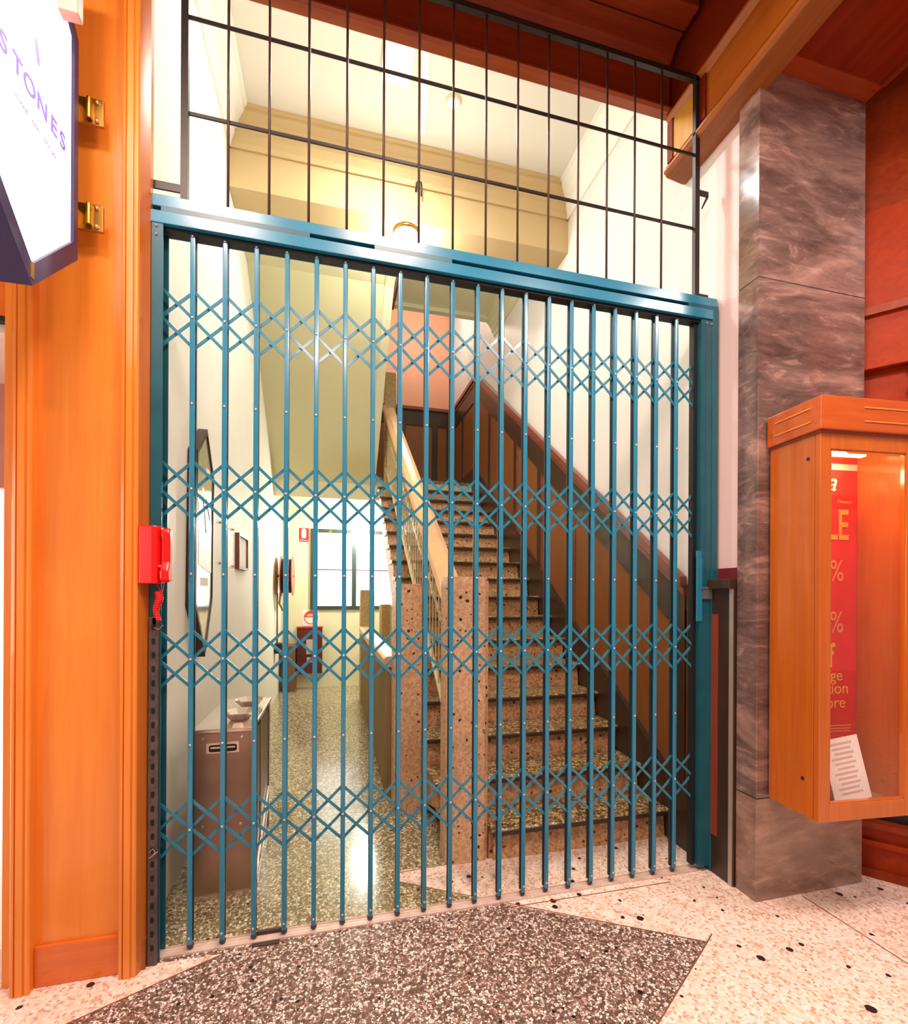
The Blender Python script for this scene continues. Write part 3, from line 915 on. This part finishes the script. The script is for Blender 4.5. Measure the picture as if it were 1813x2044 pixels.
# price card leaning in the case
t = thing('price_card', 'white printed card leaning at the bottom of the display case', 'card', (LX + 0.15, LY - 0.18, 0.56), rotz=a5)
m_ = Matrix.Translation((LX + 0.262, LY - 0.200, 0.557)) @ Matrix.Rotation(math.radians(-9), 4, 'X') @ Matrix.Rotation(math.radians(-7), 4, 'Y')
obj('card', MB().box(-0.1, 0, 0, 0.1, 0.003, 0.285).xf(m_), PAPER, t)
mb = MB()
for i in range(11):
    zz = 0.255 - i * 0.022
    mb.box(-0.065 + 0.01 * (i % 3), -0.001, zz, 0.06 - 0.012 * (i % 2), 0.0, zz + 0.009)
obj('print_line', mb.xf(m_), INK, t)
t = tag(obj('case_lamp', MB().box(LX + 0.10, LY - 0.10, 2.165, LX + 0.40, LY - 0.13, 2.18), emit('case_tube', (255, 200, 120), 6.0), origin=(LX, LY, 2.17)), 'lit tube lamp under the top of the display case', 'lamp')
t.rotation_euler = (0, 0, a5)
lamp('case_lamp_light', 'POINT', (LX + 0.24, LY - 0.14, 2.08), 3.2, (1.0, 0.62, 0.25), 0.03)

# ------------------------------------------------------------------ right shopfront
t = thing('right_shopfront', 'orange timber shopfront with a lit window behind the marble column', 'shopfront', (3.7, -0.1, 0))
# angled wall from (3.48,-0.16) to (4.30,-1.10)
sa, sb = Vector((3.40, -0.15)), Vector((4.45, -1.45))
dd = (sb - sa).normalized(); nn = Vector((dd.y, -dd.x))     # toward the arcade
def sw(s0, s1, o0, o1, z0, z1):
    p = [sa + dd * s0 - nn * o0 * -1 * -1 for _ in (0,)]
    q = [sa + dd * s0 + nn * o0, sa + dd * s1 + nn * o0, sa + dd * s1 + nn * o1, sa + dd * s0 + nn * o1]
    return MB().prism([tuple(v) for v in q], 'z', z0, z1)
L = (sb - sa).length
if nn.x > 0: nn = -nn
obj('upper_fascia', sw(0, L, -0.1, 0.03, 2.72, 3.55), SHOPW, t)
obj('fascia_moulding', sw(0, L, 0.03, 0.055, 2.99, 3.03), REDWOOD, t)
obj('fascia_base', sw(0, L, 0.03, 0.06, 2.70, 2.76), SHOPW, t, 0.004)
obj('frieze', sw(0, L, -0.1, 0.0, 2.42, 2.72), SHOPW, t)
obj('header', sw(0, L, -0.12, 0.012, 2.40, 2.45), REDWOOD, t)
for s in (0.04, 0.34, 0.64, 0.94, 1.24):
    m2 = MB()
    for z0, z1, w_, o_ in ((2.675, 2.70, 0.03, 0.05), (2.59, 2.675, 0.022, 0.035), (2.565, 2.59, 0.03, 0.05)):
        q = [sa + dd * (s - w_), sa + dd * (s + w_), sa + dd * (s + w_) + nn * o_, sa + dd * (s - w_) + nn * o_]
        m2.prism([tuple(v) for v in q], 'z', z0, z1)
    obj('bracket_block', m2, GOLDWOOD, t)
obj('window_glow_back', sw(0.0, L, -0.75, -0.7, 0.42, 2.45), SHOPLIT, t)
obj('window_sill', sw(0, L, -0.10, 0.035, 0.27, 0.30), REDWOOD, t)
obj('window_recess', sw(0, L, -0.75, -0.03, 0.30, 0.42), plain('dark_plinth', (26, 18, 24), 0.5), t)
obj('plinth_board', sw(0, L, -0.1, 0.0, 0.03, 0.27), SHOPW, t)
obj('plinth_moulding', sw(0, L, 0.0, 0.03, 0.17, 0.20), SHOPW, t, 0.006)
obj('plinth_base', sw(0, L, 0.0, 0.02, 0.0, 0.045), REDWOOD, t)
obj('upper_panel', sw(0, L, -0.12, 0.0, 3.55, 4.9), REDWOOD, t)
struct('wall_right_return', B(3.38, -0.15, 0, 4.6, 0.15, 4.9), REDWOOD, 'timber wall behind the right shopfront')

# ------------------------------------------------------------------ left timber panel (pilaster)
t = thing('timber_pilaster', 'tall glossy orange timber pilaster left of the gate', 'pilaster', (-0.24, -0.05, 0))
HT = 4.9
obj('recessed_panel', B(-0.385, -0.062, 0.0, -0.09, -0.02, HT), TIMBER, t)
def stile(x0, x1):
    m = MB()
    w_ = x1 - x0
    pr = [(x0, -0.02), (x0, -0.105), (x0 + 0.004, -0.110), (x0 + w_ * 0.22, -0.112), (x0 + w_ * 0.25, -0.104), (x0 + w_ * 0.30, -0.104), (x0 + w_ * 0.33, -0.114), (x0 + w_ * 0.68, -0.114), (x0 + w_ * 0.71, -0.106),
          (x0 + w_ * 0.76, -0.106), (x0 + w_ * 0.79, -0.110), (x1 - 0.004, -0.110), (x1, -0.104), (x1, -0.02)]
    m.prism(pr, 'z', 0, HT)
    return m
obj('moulded_stile', stile(-0.446, -0.384), TIMBER, t)
obj('moulded_stile', stile(-0.094, -0.034), TIMBER, t)
obj('reveal_board', MB().prism([(-0.034, -0.02), (-0.034, -0.104), (-0.014, -0.050), (-0.014, -0.02)], 'z', 0, HT), wood('reveal_timber', (206, 118, 38), (176, 92, 26), 0.3), t)
obj('bottom_rail', B(-0.384, -0.080, 0.0, -0.094, -0.062, 0.155), TIMBERX, t, 0.006)
obj('foot_block', B(-0.040, -0.075, 0.0, -0.012, -0.035, 0.12), wood('scuffed_timber', (160, 90, 34), (126, 66, 24), 0.5), t)
obj('side_board', B(-0.50, -0.05, 0, -0.462, 0.5, HT), TIMBER, t)
struct('wall_left_pier', B(-0.46, -0.025, 0, XL - 0.001, 0.0, HT), TIMBER, 'timber backing between the left shop and the gate')

# left shop
t = thing('left_shopfront', 'brightly lit shop window at the left edge of the picture', 'shopfront', (-1.2, 0.3, 0))
obj('lintel', B(-4, -0.02, 2.55, -0.502, 0.1, 4.9), TIMBERX, t)
obj('transom_bead', B(-4, -0.03, 2.53, -0.502, 0.08, 2.55), IRON, t)
obj('display_back', B(-4, 0.95, 0.12, -0.503, 1.0, 2.53), SHOPLIT, t)
obj('display_upper', B(-4, 0.55, 2.0, -0.503, 0.6, 2.53), plain('pinkish_frosted_band', (230, 170, 160), 0.5), t)
obj('display_floor', B(-4, 0.0, 0.0, -0.503, 1.0, 0.12), PAPER, t)
obj('display_ceiling', B(-4, 0.0, 2.5, -0.503, 1.0, 2.53), PAPER, t)
obj('glass_pane', B(-4, 0.02, 0.12, -0.503, 0.026, 2.53), GLASS, t)

# ------------------------------------------------------------------ hexagonal shop sign
t = thing('hexagonal_shop_sign', 'lit white hexagonal projecting shop sign with navy frame, lettered STONES', 'sign', (-0.25, -0.45, 3.1))
yc = -0.475
def hexa(hw, zl, zt, tipb, tipt):
    return [(yc + hw, zl), (yc + hw, zt), (yc, tipt), (yc - hw, zt), (yc - hw, zl), (yc, tipb)]
outer = hexa(0.268, 2.70, 3.49, 2.44, 3.76)
inner = hexa(0.240, 2.747, 3.475, 2.507, 3.70)
mb = MB()
for i in range(6):
    a, b = outer[i], outer[(i + 1) % 6]
    c, d = inner[(i + 1) % 6], inner[i]
    mb.prism([a, b, c, d], 'x', -0.305, -0.195)
obj('frame', mb, SIGNFRAME, t)
mb = MB().prism(inner, 'x', -0.300, -0.205)
obj('lit_face', mb, SIGNWHITE, t)
TM = lambda y, z: Matrix.Translation((-0.2035, y, z)) @ Matrix.Rotation(math.radians(90), 4, 'Z') @ Matrix.Rotation(math.radians(90), 4, 'X')
mb = MB()
for ch, y in zip('STONES', (-0.598, -0.535, -0.477, -0.411, -0.346, -0.293)):
    mb.text(ch, 0.078, TM(y, 3.048), 0.0008, bold=0.0009)
obj('lettering', mb, SIGNTXT, t)
obj('subtitle_lettering', MB().text('LOANS   AND   SPECIAL', 0.021, TM(-0.44, 2.957), 0.0008), SIGNFNT, t)
obj('emblem', MB().prism([(-0.452, 3.235), (-0.436, 3.222), (-0.424, 3.185), (-0.428, 3.160), (-0.440, 3.163), (-0.449, 3.195)], 'x', -0.2045, -0.2030), plain('emblem_violet', (176, 158, 226), 0.5), t)
obj('corner_clip', MB().box(-0.215, -0.485, 2.462, -0.1935, -0.468, 2.512), BRASS, t)
mb = MB().prism([(-0.76, 3.555), (-0.20, 3.555), (-0.20, 3.62), (-0.76, 3.62)], 'x', -0.33, -0.165)
# angled top box
obj('top_cover', MB().box(-0.27, -0.325, 3.47, -0.146, -0.285, 3.85), plain('pinkish_cover', (226, 168, 150), 0.4), t, 0.004)
for zc in (3.325, 2.925):
    b_ = obj('wall_bracket', MB().box(-0.235, -0.124, zc - 0.055, -0.150, -0.1105, zc + 0.045).box(-0.262, -0.21, zc - 0.055, -0.235, -0.112, zc - 0.048)
        .prism([(-0.21, zc + 0.045), (-0.125, zc + 0.02), (-0.125, zc - 0.055), (-0.21, zc - 0.055)], 'x', -0.245, -0.235).box(-0.262, -0.215, zc - 0.055, -0.235, -0.207, zc + 0.05)
        .tube([(-0.195, -0.130, zc - 0.04), (-0.195, -0.130, zc + 0.04)], 0.010, 10), BRASS, t, 0.002)
    obj('bolt', MB().ball((-0.170, -0.126, zc + 0.03), 0.008, seg=10).ball((-0.170, -0.126, zc - 0.04), 0.008, seg=10), plain('bright_brass', (240, 200, 140), 0.25, 0.8), b_, smooth=True)

# ------------------------------------------------------------------ red phone, strut, cords
t = thing('red_wall_phone', 'red emergency telephone with handset on the left gate post', 'telephone', (0.01, -0.09, 1.53))
obj('body', MB().prism([(-0.036, -0.046), (-0.036, -0.098), (-0.028, -0.112), (0.022, -0.122), (0.036, -0.116), (0.044, -0.09), (0.044, -0.046)], 'z', 1.535, 1.762), RED, t, 0.004)
prf = []
obj('handset', MB().prism([(-0.100, 1.756), (-0.070, 1.756), (-0.066, 1.725), (-0.066, 1.575), (-0.070, 1.545), (-0.108, 1.538), (-0.124, 1.55), (-0.126, 1.585), (-0.106, 1.62), (-0.104, 1.70), (-0.112, 1.735)], 'x', 0.046, 0.078), RED, t, 0.008)
obj('cradle_hook', MB().box(0.040, -0.11, 1.60, 0.052, -0.085, 1.607), RIVET, t)
pts = []
for i in range(120):
    f_ = i / 119
    rr = 0.010 * (1 + 0.25 * math.sin(f_ * 5))
    pts.append((0.030 + 0.006 * math.sin(f_ * 7) + rr * math.cos(i * 0.9), -0.085 + rr * math.sin(i * 0.9), 1.505 - 0.115 * f_))
obj('coiled_cord', MB().tube(pts, 0.0032, 6), RED, t, smooth=True)
obj('key_tag', MB().box(0.004, -0.062, 1.365, 0.016, -0.058, 1.402).tube([(0.012, -0.07, 1.36), (0.03, -0.075, 1.352), (0.045, -0.07, 1.37)], 0.0015, 6), BRASS, t)
obj('wall_cord', MB().tube([(0.02, -0.07, 1.535), (0.03, -0.075, 1.52), (0.038, -0.08, 1.505)], 0.0018, 6).tube([(0.05, -0.08, 1.535), (0.048, -0.08, 1.515), (0.044, -0.08, 1.50)], 0.0018, 6), RED, t)
t = thing('slotted_strut', 'grey slotted steel strut standing against the left gate post', 'strut', (0.01, -0.055, 0))
obj('channel', MB().box(-0.010, -0.062, 0.0, 0.026, -0.046, 1.40), GALV, t, 0.002)
mb = MB()
for i in range(24):
    z = 0.06 + i * 0.056
    mb.prism([(0.008 - 0.005, z), (0.008 + 0.005, z), (0.008 + 0.007, z + 0.012), (0.008 + 0.005, z + 0.024), (0.008 - 0.005, z + 0.024), (0.008 - 0.007, z + 0.012)], 'y', -0.0628, -0.061)
obj('slot', mb, GAP, t)
tag(obj('wire_loop', MB().tube([(0.0, -0.066, 0.46), (0.012, -0.07, 0.475), (0.02, -0.07, 0.46), (0.01, -0.068, 0.445), (-0.004, -0.066, 0.435), (0.03, -0.07, 0.462)], 0.0016, 6), RIVET), 'thin wire loop twisted around the slotted strut', 'wire')

# ------------------------------------------------------------------ steel bin
t = thing('steel_litter_bin', 'brushed steel litter bin with two ashtrays behind the gate', 'bin', (0.19, 0.6, 0))
bx0, bx1, by0, by1, bz = 0.056, 0.322, 0.330, 1.02, 0.835
obj('body', MB().box(bx0, by0, 0.03, bx1 - 0.012, by1, bz - 0.02), STEEL, t, 0.002)
obj('side_panel', MB().box(bx1 - 0.012, by0 + 0.06, 0.03, bx1 - 0.004, by1 - 0.05, bz - 0.05), plain('dark_bin_side', (84, 62, 48), 0.3, 0.6), t)
obj('side_post', MB().box(bx1 - 0.012, by0, 0.03, bx1, by0 + 0.02, bz - 0.02).box(bx1 - 0.012, by0 + 0.30, 0.03, bx1, by0 + 0.33, bz - 0.02).box(bx1 - 0.012, by1 - 0.04, 0.03, bx1, by1, bz - 0.02), STEEL, t)
obj('lid', MB().box(bx0 - 0.006, by0 - 0.006, bz - 0.02, bx1 + 0.006, by1 + 0.006, bz), STEELT, t, 0.004)
obj('base_strip', MB().box(bx0, by0 - 0.004, 0.0, bx1, by1, 0.03), STEELT, t)
h = obj('handle', MB().box(0.112, by0 - 0.004, 0.715, 0.262, by0, 0.768), STEELT, t, 0.002)
obj('handle_recess', MB().prism([(0.125, 0.73), (0.133, 0.724), (0.243, 0.724), (0.251, 0.73), (0.251, 0.752), (0.243, 0.758), (0.133, 0.758), (0.125, 0.752)], 'y', by0 - 0.0055, by0 - 0.0042), BLACK, h)
obj('grip_bar', MB().box(0.133, by0 - 0.007, 0.741, 0.243, by0 - 0.0056, 0.749), STEELT, h)
mb = MB()
for x, z in ((0.098, 0.79), (0.273, 0.79), (0.098, 0.36), (0.268, 0.36)):
    mb.lathe([(0.001, -0.003), (0.006, -0.003), (0.008, 0)], (x, by0, z), 'y', 10)
obj('fixing_bolt', mb, STEELT, t)
for y in (0.50, 0.80):
    m_ = MB()
    n = 8
    def ring(r, z, rx=1.0): return [(0.235 + r * rx * math.cos(2 * math.pi * (k + .5) / n), y + r * math.sin(2 * math.pi * (k + .5) / n), z) for k in range(n)]
    R0, R1, R2, R3 = [[m_.bm.verts.new(p) for p in ring(*a)] for a in ((0.045, bz), (0.085, bz + 0.045), (0.080, bz + 0.045), (0.042, bz + 0.008))]
    for A_, B_ in ((R0, R1), (R1, R2), (R2, R3)):
        for k in range(n):
            m_.bm.faces.new((A_[k], A_[(k + 1) % n], B_[(k + 1) % n], B_[k]))
    m_.bm.faces.new(R3); m_.bm.faces.new(R0[::-1])
    obj('ashtray', m_, STEELT, t)
obj('open_flap', MB().prism([(0.36, 0.02), (0.372, 0.02), (0.94, 0.30), (0.93, 0.31)], 'x', bx1 + 0.001, bx1 + 0.010), STEELT, t)
obj('open_flap', MB().prism([(0.42, 0.01), (0.428, 0.01), (0.97, 0.28), (0.965, 0.285)], 'x', bx1 + 0.012, bx1 + 0.016), STEELT, t)

# ------------------------------------------------------------------ things on the left wall
t = thing('hexagonal_wall_panel', 'dark framed hexagonal glass panel sign on the corridor left wall', 'wall sign', (XL, 0.92, 1.8))
hx = [(0.93, 2.48), (1.11, 2.22), (1.08, 1.45), (0.90, 1.12), (0.69, 1.43), (0.72, 2.30)]
cx_, cz_ = 0.915, 1.82
inn = [(cx_ + (a - cx_) * 0.93, cz_ + (b - cz_) * 0.95) for a, b in hx]
mb = MB()
for i in range(6):
    mb.prism([hx[i], hx[(i + 1) % 6], inn[(i + 1) % 6], inn[i]], 'x', XL, XL + 0.052)
obj('frame', mb, plain('dark_bronze_frame', (58, 44, 38), 0.35, 0.3), t)
obj('glass_face', MB().prism(inn, 'x', XL + 0.02, XL + 0.045), plain('grey_green_glass', (176, 172, 150), 0.08, 0, 0.05, 2, 0.8, 1.0), t)
obj('white_sheet', MB().prism([(0.77, 2.02), (0.86, 2.12), (1.03, 2.02), (1.06, 1.92), (1.055, 1.62), (0.765, 1.66)], 'x', XL + 0.0452, XL + 0.047), plain('glossy_white', (246, 246, 242), 0.3), t)
obj('notice', MB().box(XL + 0.0452, 0.93, 2.20, XL + 0.0465, 1.02, 2.25).box(XL + 0.0452, 0.82, 1.54, XL + 0.0465, 0.98, 1.59), PAPER, t)
obj('ribbon_mark', MB().prism([(0.84, 2.06), (0.87, 2.05), (0.92, 1.96), (0.95, 1.86), (0.92, 1.86), (0.89, 1.96)], 'x', XL + 0.0472, XL + 0.050).prism([(0.92, 2.06), (0.94, 2.05), (1.02, 1.95), (1.01, 1.94)], 'x', XL + 0.0472, XL + 0.050), plain('dark_violet', (52, 36, 58), 0.4), t)

t = thing('clear_wall_plate', 'clear acrylic plate on small standoffs beside the hexagonal panel', 'wall plate', (XL, 1.7, 1.9))
obj('plate', B(XL + 0.018, 1.46, 1.68, XL + 0.022, 1.92, 2.03), GLASS, t)
for y in (1.49, 1.89):
    for z in (1.71, 2.0):
        obj('standoff', MB().lathe([(0.008, 0.0), (0.008, 0.026), (0.004, 0.027)], (XL, y, z), 'x', 10), BRASS, t)
t = thing('framed_notice', 'small brown framed white notice on the corridor left wall', 'picture', (XL, 2.27, 1.85))
obj('frame', MB().box(XL, 2.06, 1.70, XL + 0.035, 2.085, 2.0).box(XL, 2.475, 1.70, XL + 0.035, 2.50, 2.0).box(XL, 2.085, 1.70, XL + 0.035, 2.475, 1.722).box(XL, 2.085, 1.978, XL + 0.035, 2.475, 2.0), plain('brown_frame', (110, 64, 46), 0.4), t)
obj('sheet', B(XL, 2.085, 1.722, XL + 0.02, 2.475, 1.978), PAPER, t)

t = thing('fire_hose_reel', 'red and black fire hose reel on the left wall near the far corner', 'hose reel', (XL, 5.0, 1.74))
c_ = (0.0, 5.0, 1.745)
REDREEL = plain('orange_red_disc', (226, 92, 60), 0.4)
obj('wall_plate', MB().lathe([(0.27, -0.075), (0.27, -0.068), (0.02, -0.06)], (0, 5.0, 1.74), 'x', 28), plain('aged_cream_plate', (190, 180, 130), 0.5), t)
obj('side_disc', MB().lathe([(0.28, -0.01), (0.285, -0.006), (0.285, 0.0), (0.28, 0.004)], c_, 'x', 32), REDREEL, t)
obj('side_disc', MB().lathe([(0.28, 0.145), (0.285, 0.149), (0.285, 0.155), (0.28, 0.159)], c_, 'x', 32), REDREEL, t)
mb = MB()
for i in range(7):
    x = 0.012 + i * 0.021
    mb.lathe([(0.23, x - 0.0105), (0.242, x - 0.006), (0.245, x), (0.242, x + 0.006), (0.23, x + 0.0105)], c_, 'x', 32)
obj('hose', mb, BLACK, t, smooth=True)
obj('axle', MB().tube([(XL, 5.0, 1.745), (0.17, 5.0, 1.745)], 0.02, 12), plain('steel_axle', (120, 110, 90), 0.4, 0.4), t)
obj('feed_pipe', MB().tube([(-0.05, 4.93, 1.5), (-0.05, 4.92, 1.2), (-0.05, 4.92, 0.75)], 0.012, 10).tube([(0.0, 4.9, 1.55), (-0.02, 4.9, 1.35), (0.03, 4.88, 1.25)], 0.014, 8), plain('aged_brass_pipe', (140, 116, 60), 0.4, 0.4), t, smooth=True)
obj('nozzle_box', MB().box(-0.075, 4.80, 0.66, 0.02, 4.98, 0.80), BLACK, t, 0.01)
t = tag(obj('brown_cabinet', MB().box(-0.02, 5.42, 0.0, 0.155, 5.745, 0.68).box(-0.025, 5.415, 0.68, 0.16, 5.745, 0.70), plain('brown_cabinet_wood', (120, 84, 50), 0.5), bevel=0.003), 'low brown cabinet on the floor in the far left corner', 'cabinet')

# ------------------------------------------------------------------ things on the back wall
yb_ = YB
t = thing('window_1', 'far window', 'window', (1.0, YB, 1.9))
t['kind'] = 'structure'
del t['category']
x0, x1, z0, z1 = 0.36, 1.74, 1.24, 2.53
obj('window_frame', MB().box(x0, yb_ - 0.03, z0, x0 + 0.10, yb_ - 0.001, z1).box(x1 - 0.06, yb_ - 0.03, z0, x1, yb_ - 0.001, z1)
    .box(x0, yb_ - 0.028, z0, x1, yb_ - 0.001, z0 + 0.06).box(x0, yb_ - 0.028, z1 - 0.06, x1, yb_ - 0.001, z1).box(1.005, yb_ - 0.032, z0, 1.075, yb_ - 0.001, z1), GREENIRON, t)
obj('glazing_bar', MB().box(x0 + .1, yb_ - 0.02, 1.868, x1 - .06, yb_ - 0.002, 1.892), plain('mauve_grey_bar', (120, 96, 108), 0.4), t)
obj('window_pane', B(x0 + 0.09, yb_ - 0.012, z0 + 0.05, x1 - 0.05, yb_ - 0.004, z1 - 0.05), WINLIT, t)
obj('window_latch', MB().ball((0.66, yb_ - 0.035, 2.49), 0.022, (1.3, .6, 1), 10), BRASS, t)
t = thing('extinguisher_sign', 'small red and white fire extinguisher sign on the far wall', 'sign', (0.255, YB, 2.43))
obj('sign_plate', B(0.183, yb_ - 0.004, 2.318, 0.328, yb_ - 0.0005, 2.535), REDD, t)
obj('white_symbol', MB().prism([(0.225, 2.375), (0.285, 2.375), (0.292, 2.42), (0.292, 2.50), (0.275, 2.525), (0.236, 2.525), (0.219, 2.50), (0.219, 2.42)], 'y', yb_ - 0.006, yb_ - 0.0045).box(0.19, yb_ - 0.006, 2.340, 0.32, yb_ - 0.0045, 2.346), POSTERW, t)
t = thing('round_red_sign', 'round red and white prohibition sign above the dark red box', 'sign', (0.37, YB, 1.115))
obj('backing', B(0.245, yb_ - 0.003, 0.985, 0.495, yb_ - 0.0005, 1.245), PAPER, t)
obj('red_disc', MB().lathe([(0.108, -0.0055), (0.108, -0.0035)], (0.372, yb_, 1.115), 'y', 32), plain('orange_red_ink', (226, 70, 50), 0.5), t)
mb = MB()
pts_ = [(0.372 + 0.096 * math.cos(a), 1.115 + 0.096 * math.sin(a)) for a in [math.pi + math.pi * k / 16 for k in range(17)]]
mb.prism(pts_, 'y', yb_ - 0.0075, yb_ - 0.006)
mb.box(0.31, yb_ - 0.0075, 1.135, 0.435, yb_ - 0.006, 1.145).box(0.32, yb_ - 0.0075, 1.155, 0.425, yb_ - 0.006, 1.165)
obj('white_half', mb, POSTERW, t)
t = thing('extinguisher_box', 'dark red extinguisher box with a white label on the far wall', 'extinguisher box', (0.36, YB, 0.6))
obj('box', MB().box(0.17, yb_ - 0.17, 0.245, 0.55, yb_ - 0.001, 0.955), DKRED, t, 0.004)
obj('lid_edge', MB().box(0.165, yb_ - 0.175, 0.955, 0.555, yb_ - 0.001, 0.975), plain('red_edge', (170, 50, 44), 0.4), t)
obj('label', MB().box(0.31, yb_ - 0.173, 0.55, 0.43, yb_ - 0.1705, 0.78).box(0.32, yb_ - 0.173, 0.42, 0.40, yb_ - 0.1705, 0.50), plain('aged_label', (196, 176, 166), 0.6), t)

# ------------------------------------------------------------------ lamps
t = thing('corridor_globe_lamp', 'glowing round lamp hanging under the landing at the corridor end', 'lamp', (1.20, 5.02, ZL - 0.33))
obj('canopy', MB().lathe([(0.06, -0.02), (0.06, 0.0)], (1.20, 5.02, ZL - 0.33), 'z', 20), STEELT, t)
obj('stem', MB().tube([(1.20, 5.02, ZL - 0.345), (1.20, 5.02, 2.74)], 0.012, 8), STEELT, t)
obj('globe', MB().ball((1.20, 5.02, 2.65), 0.11, seg=24), LAMPM, t, smooth=True)
t = thing('stairwell_dome_lamp', 'glowing domed glass lamp under the beige cross beam', 'lamp', (1.30, 1.86, 4.6))
obj('canopy', MB().lathe([(0.10, -0.03), (0.11, -0.015), (0.11, 0.0)], (1.30, 1.86, 4.6), 'z', 24), BRASS, t)
obj('glass_dome', MB().lathe([(0.02, -0.135), (0.06, -0.12), (0.095, -0.08), (0.105, -0.03)], (1.30, 1.86, 4.6), 'z', 28), LAMPM, t, smooth=True)
t = thing('ceiling_light_panel', 'square white ceiling light behind the grille', 'ceiling light', (1.11, 1.03, 5.12))
obj('frame', B(1.01, 0.89, 5.09, 1.215, 1.165, 5.12), MOULDW, t, 0.004)
obj('diffuser', B(1.025, 0.905, 5.075, 1.20, 1.15, 5.091), PANELM, t, 0.006)
t = thing('ceiling_downlight', 'small round glowing downlight in the white ceiling', 'ceiling light', (1.545, 1.196, 5.12))
obj('rim', MB().lathe([(0.052, -0.018), (0.058, -0.008), (0.058, 0.0)], (1.545, 1.196, 5.12), 'z', 20), plain('peach_rim', (250, 214, 180), 0.4), t)
obj('bulb', MB().lathe([(0.01, -0.026), (0.036, -0.022), (0.042, -0.017)], (1.545, 1.196, 5.12), 'z', 20), emit('bulb_glow', (255, 236, 214), 6.0), t)
tag(obj('cable_cover', MB().prism([(1.23, 0.60), (1.275, 0.60), (1.395, 1.49), (1.35, 1.49)], 'z', 5.108, 5.12), MOULDW), 'white cable cover strip across the white ceiling', 'cable cover')
tag(obj('beam_hook', MB().tube([(1.36, 1.74, 4.86), (1.36, 1.715, 4.87), (1.36, 1.70, 4.90), (1.38, 1.70, 4.925), (1.40, 1.70, 4.91), (1.40, 1.70, 4.80)], 0.007, 8), IRON, smooth=True), 'small black hook on the face of the beige beam', 'hook')
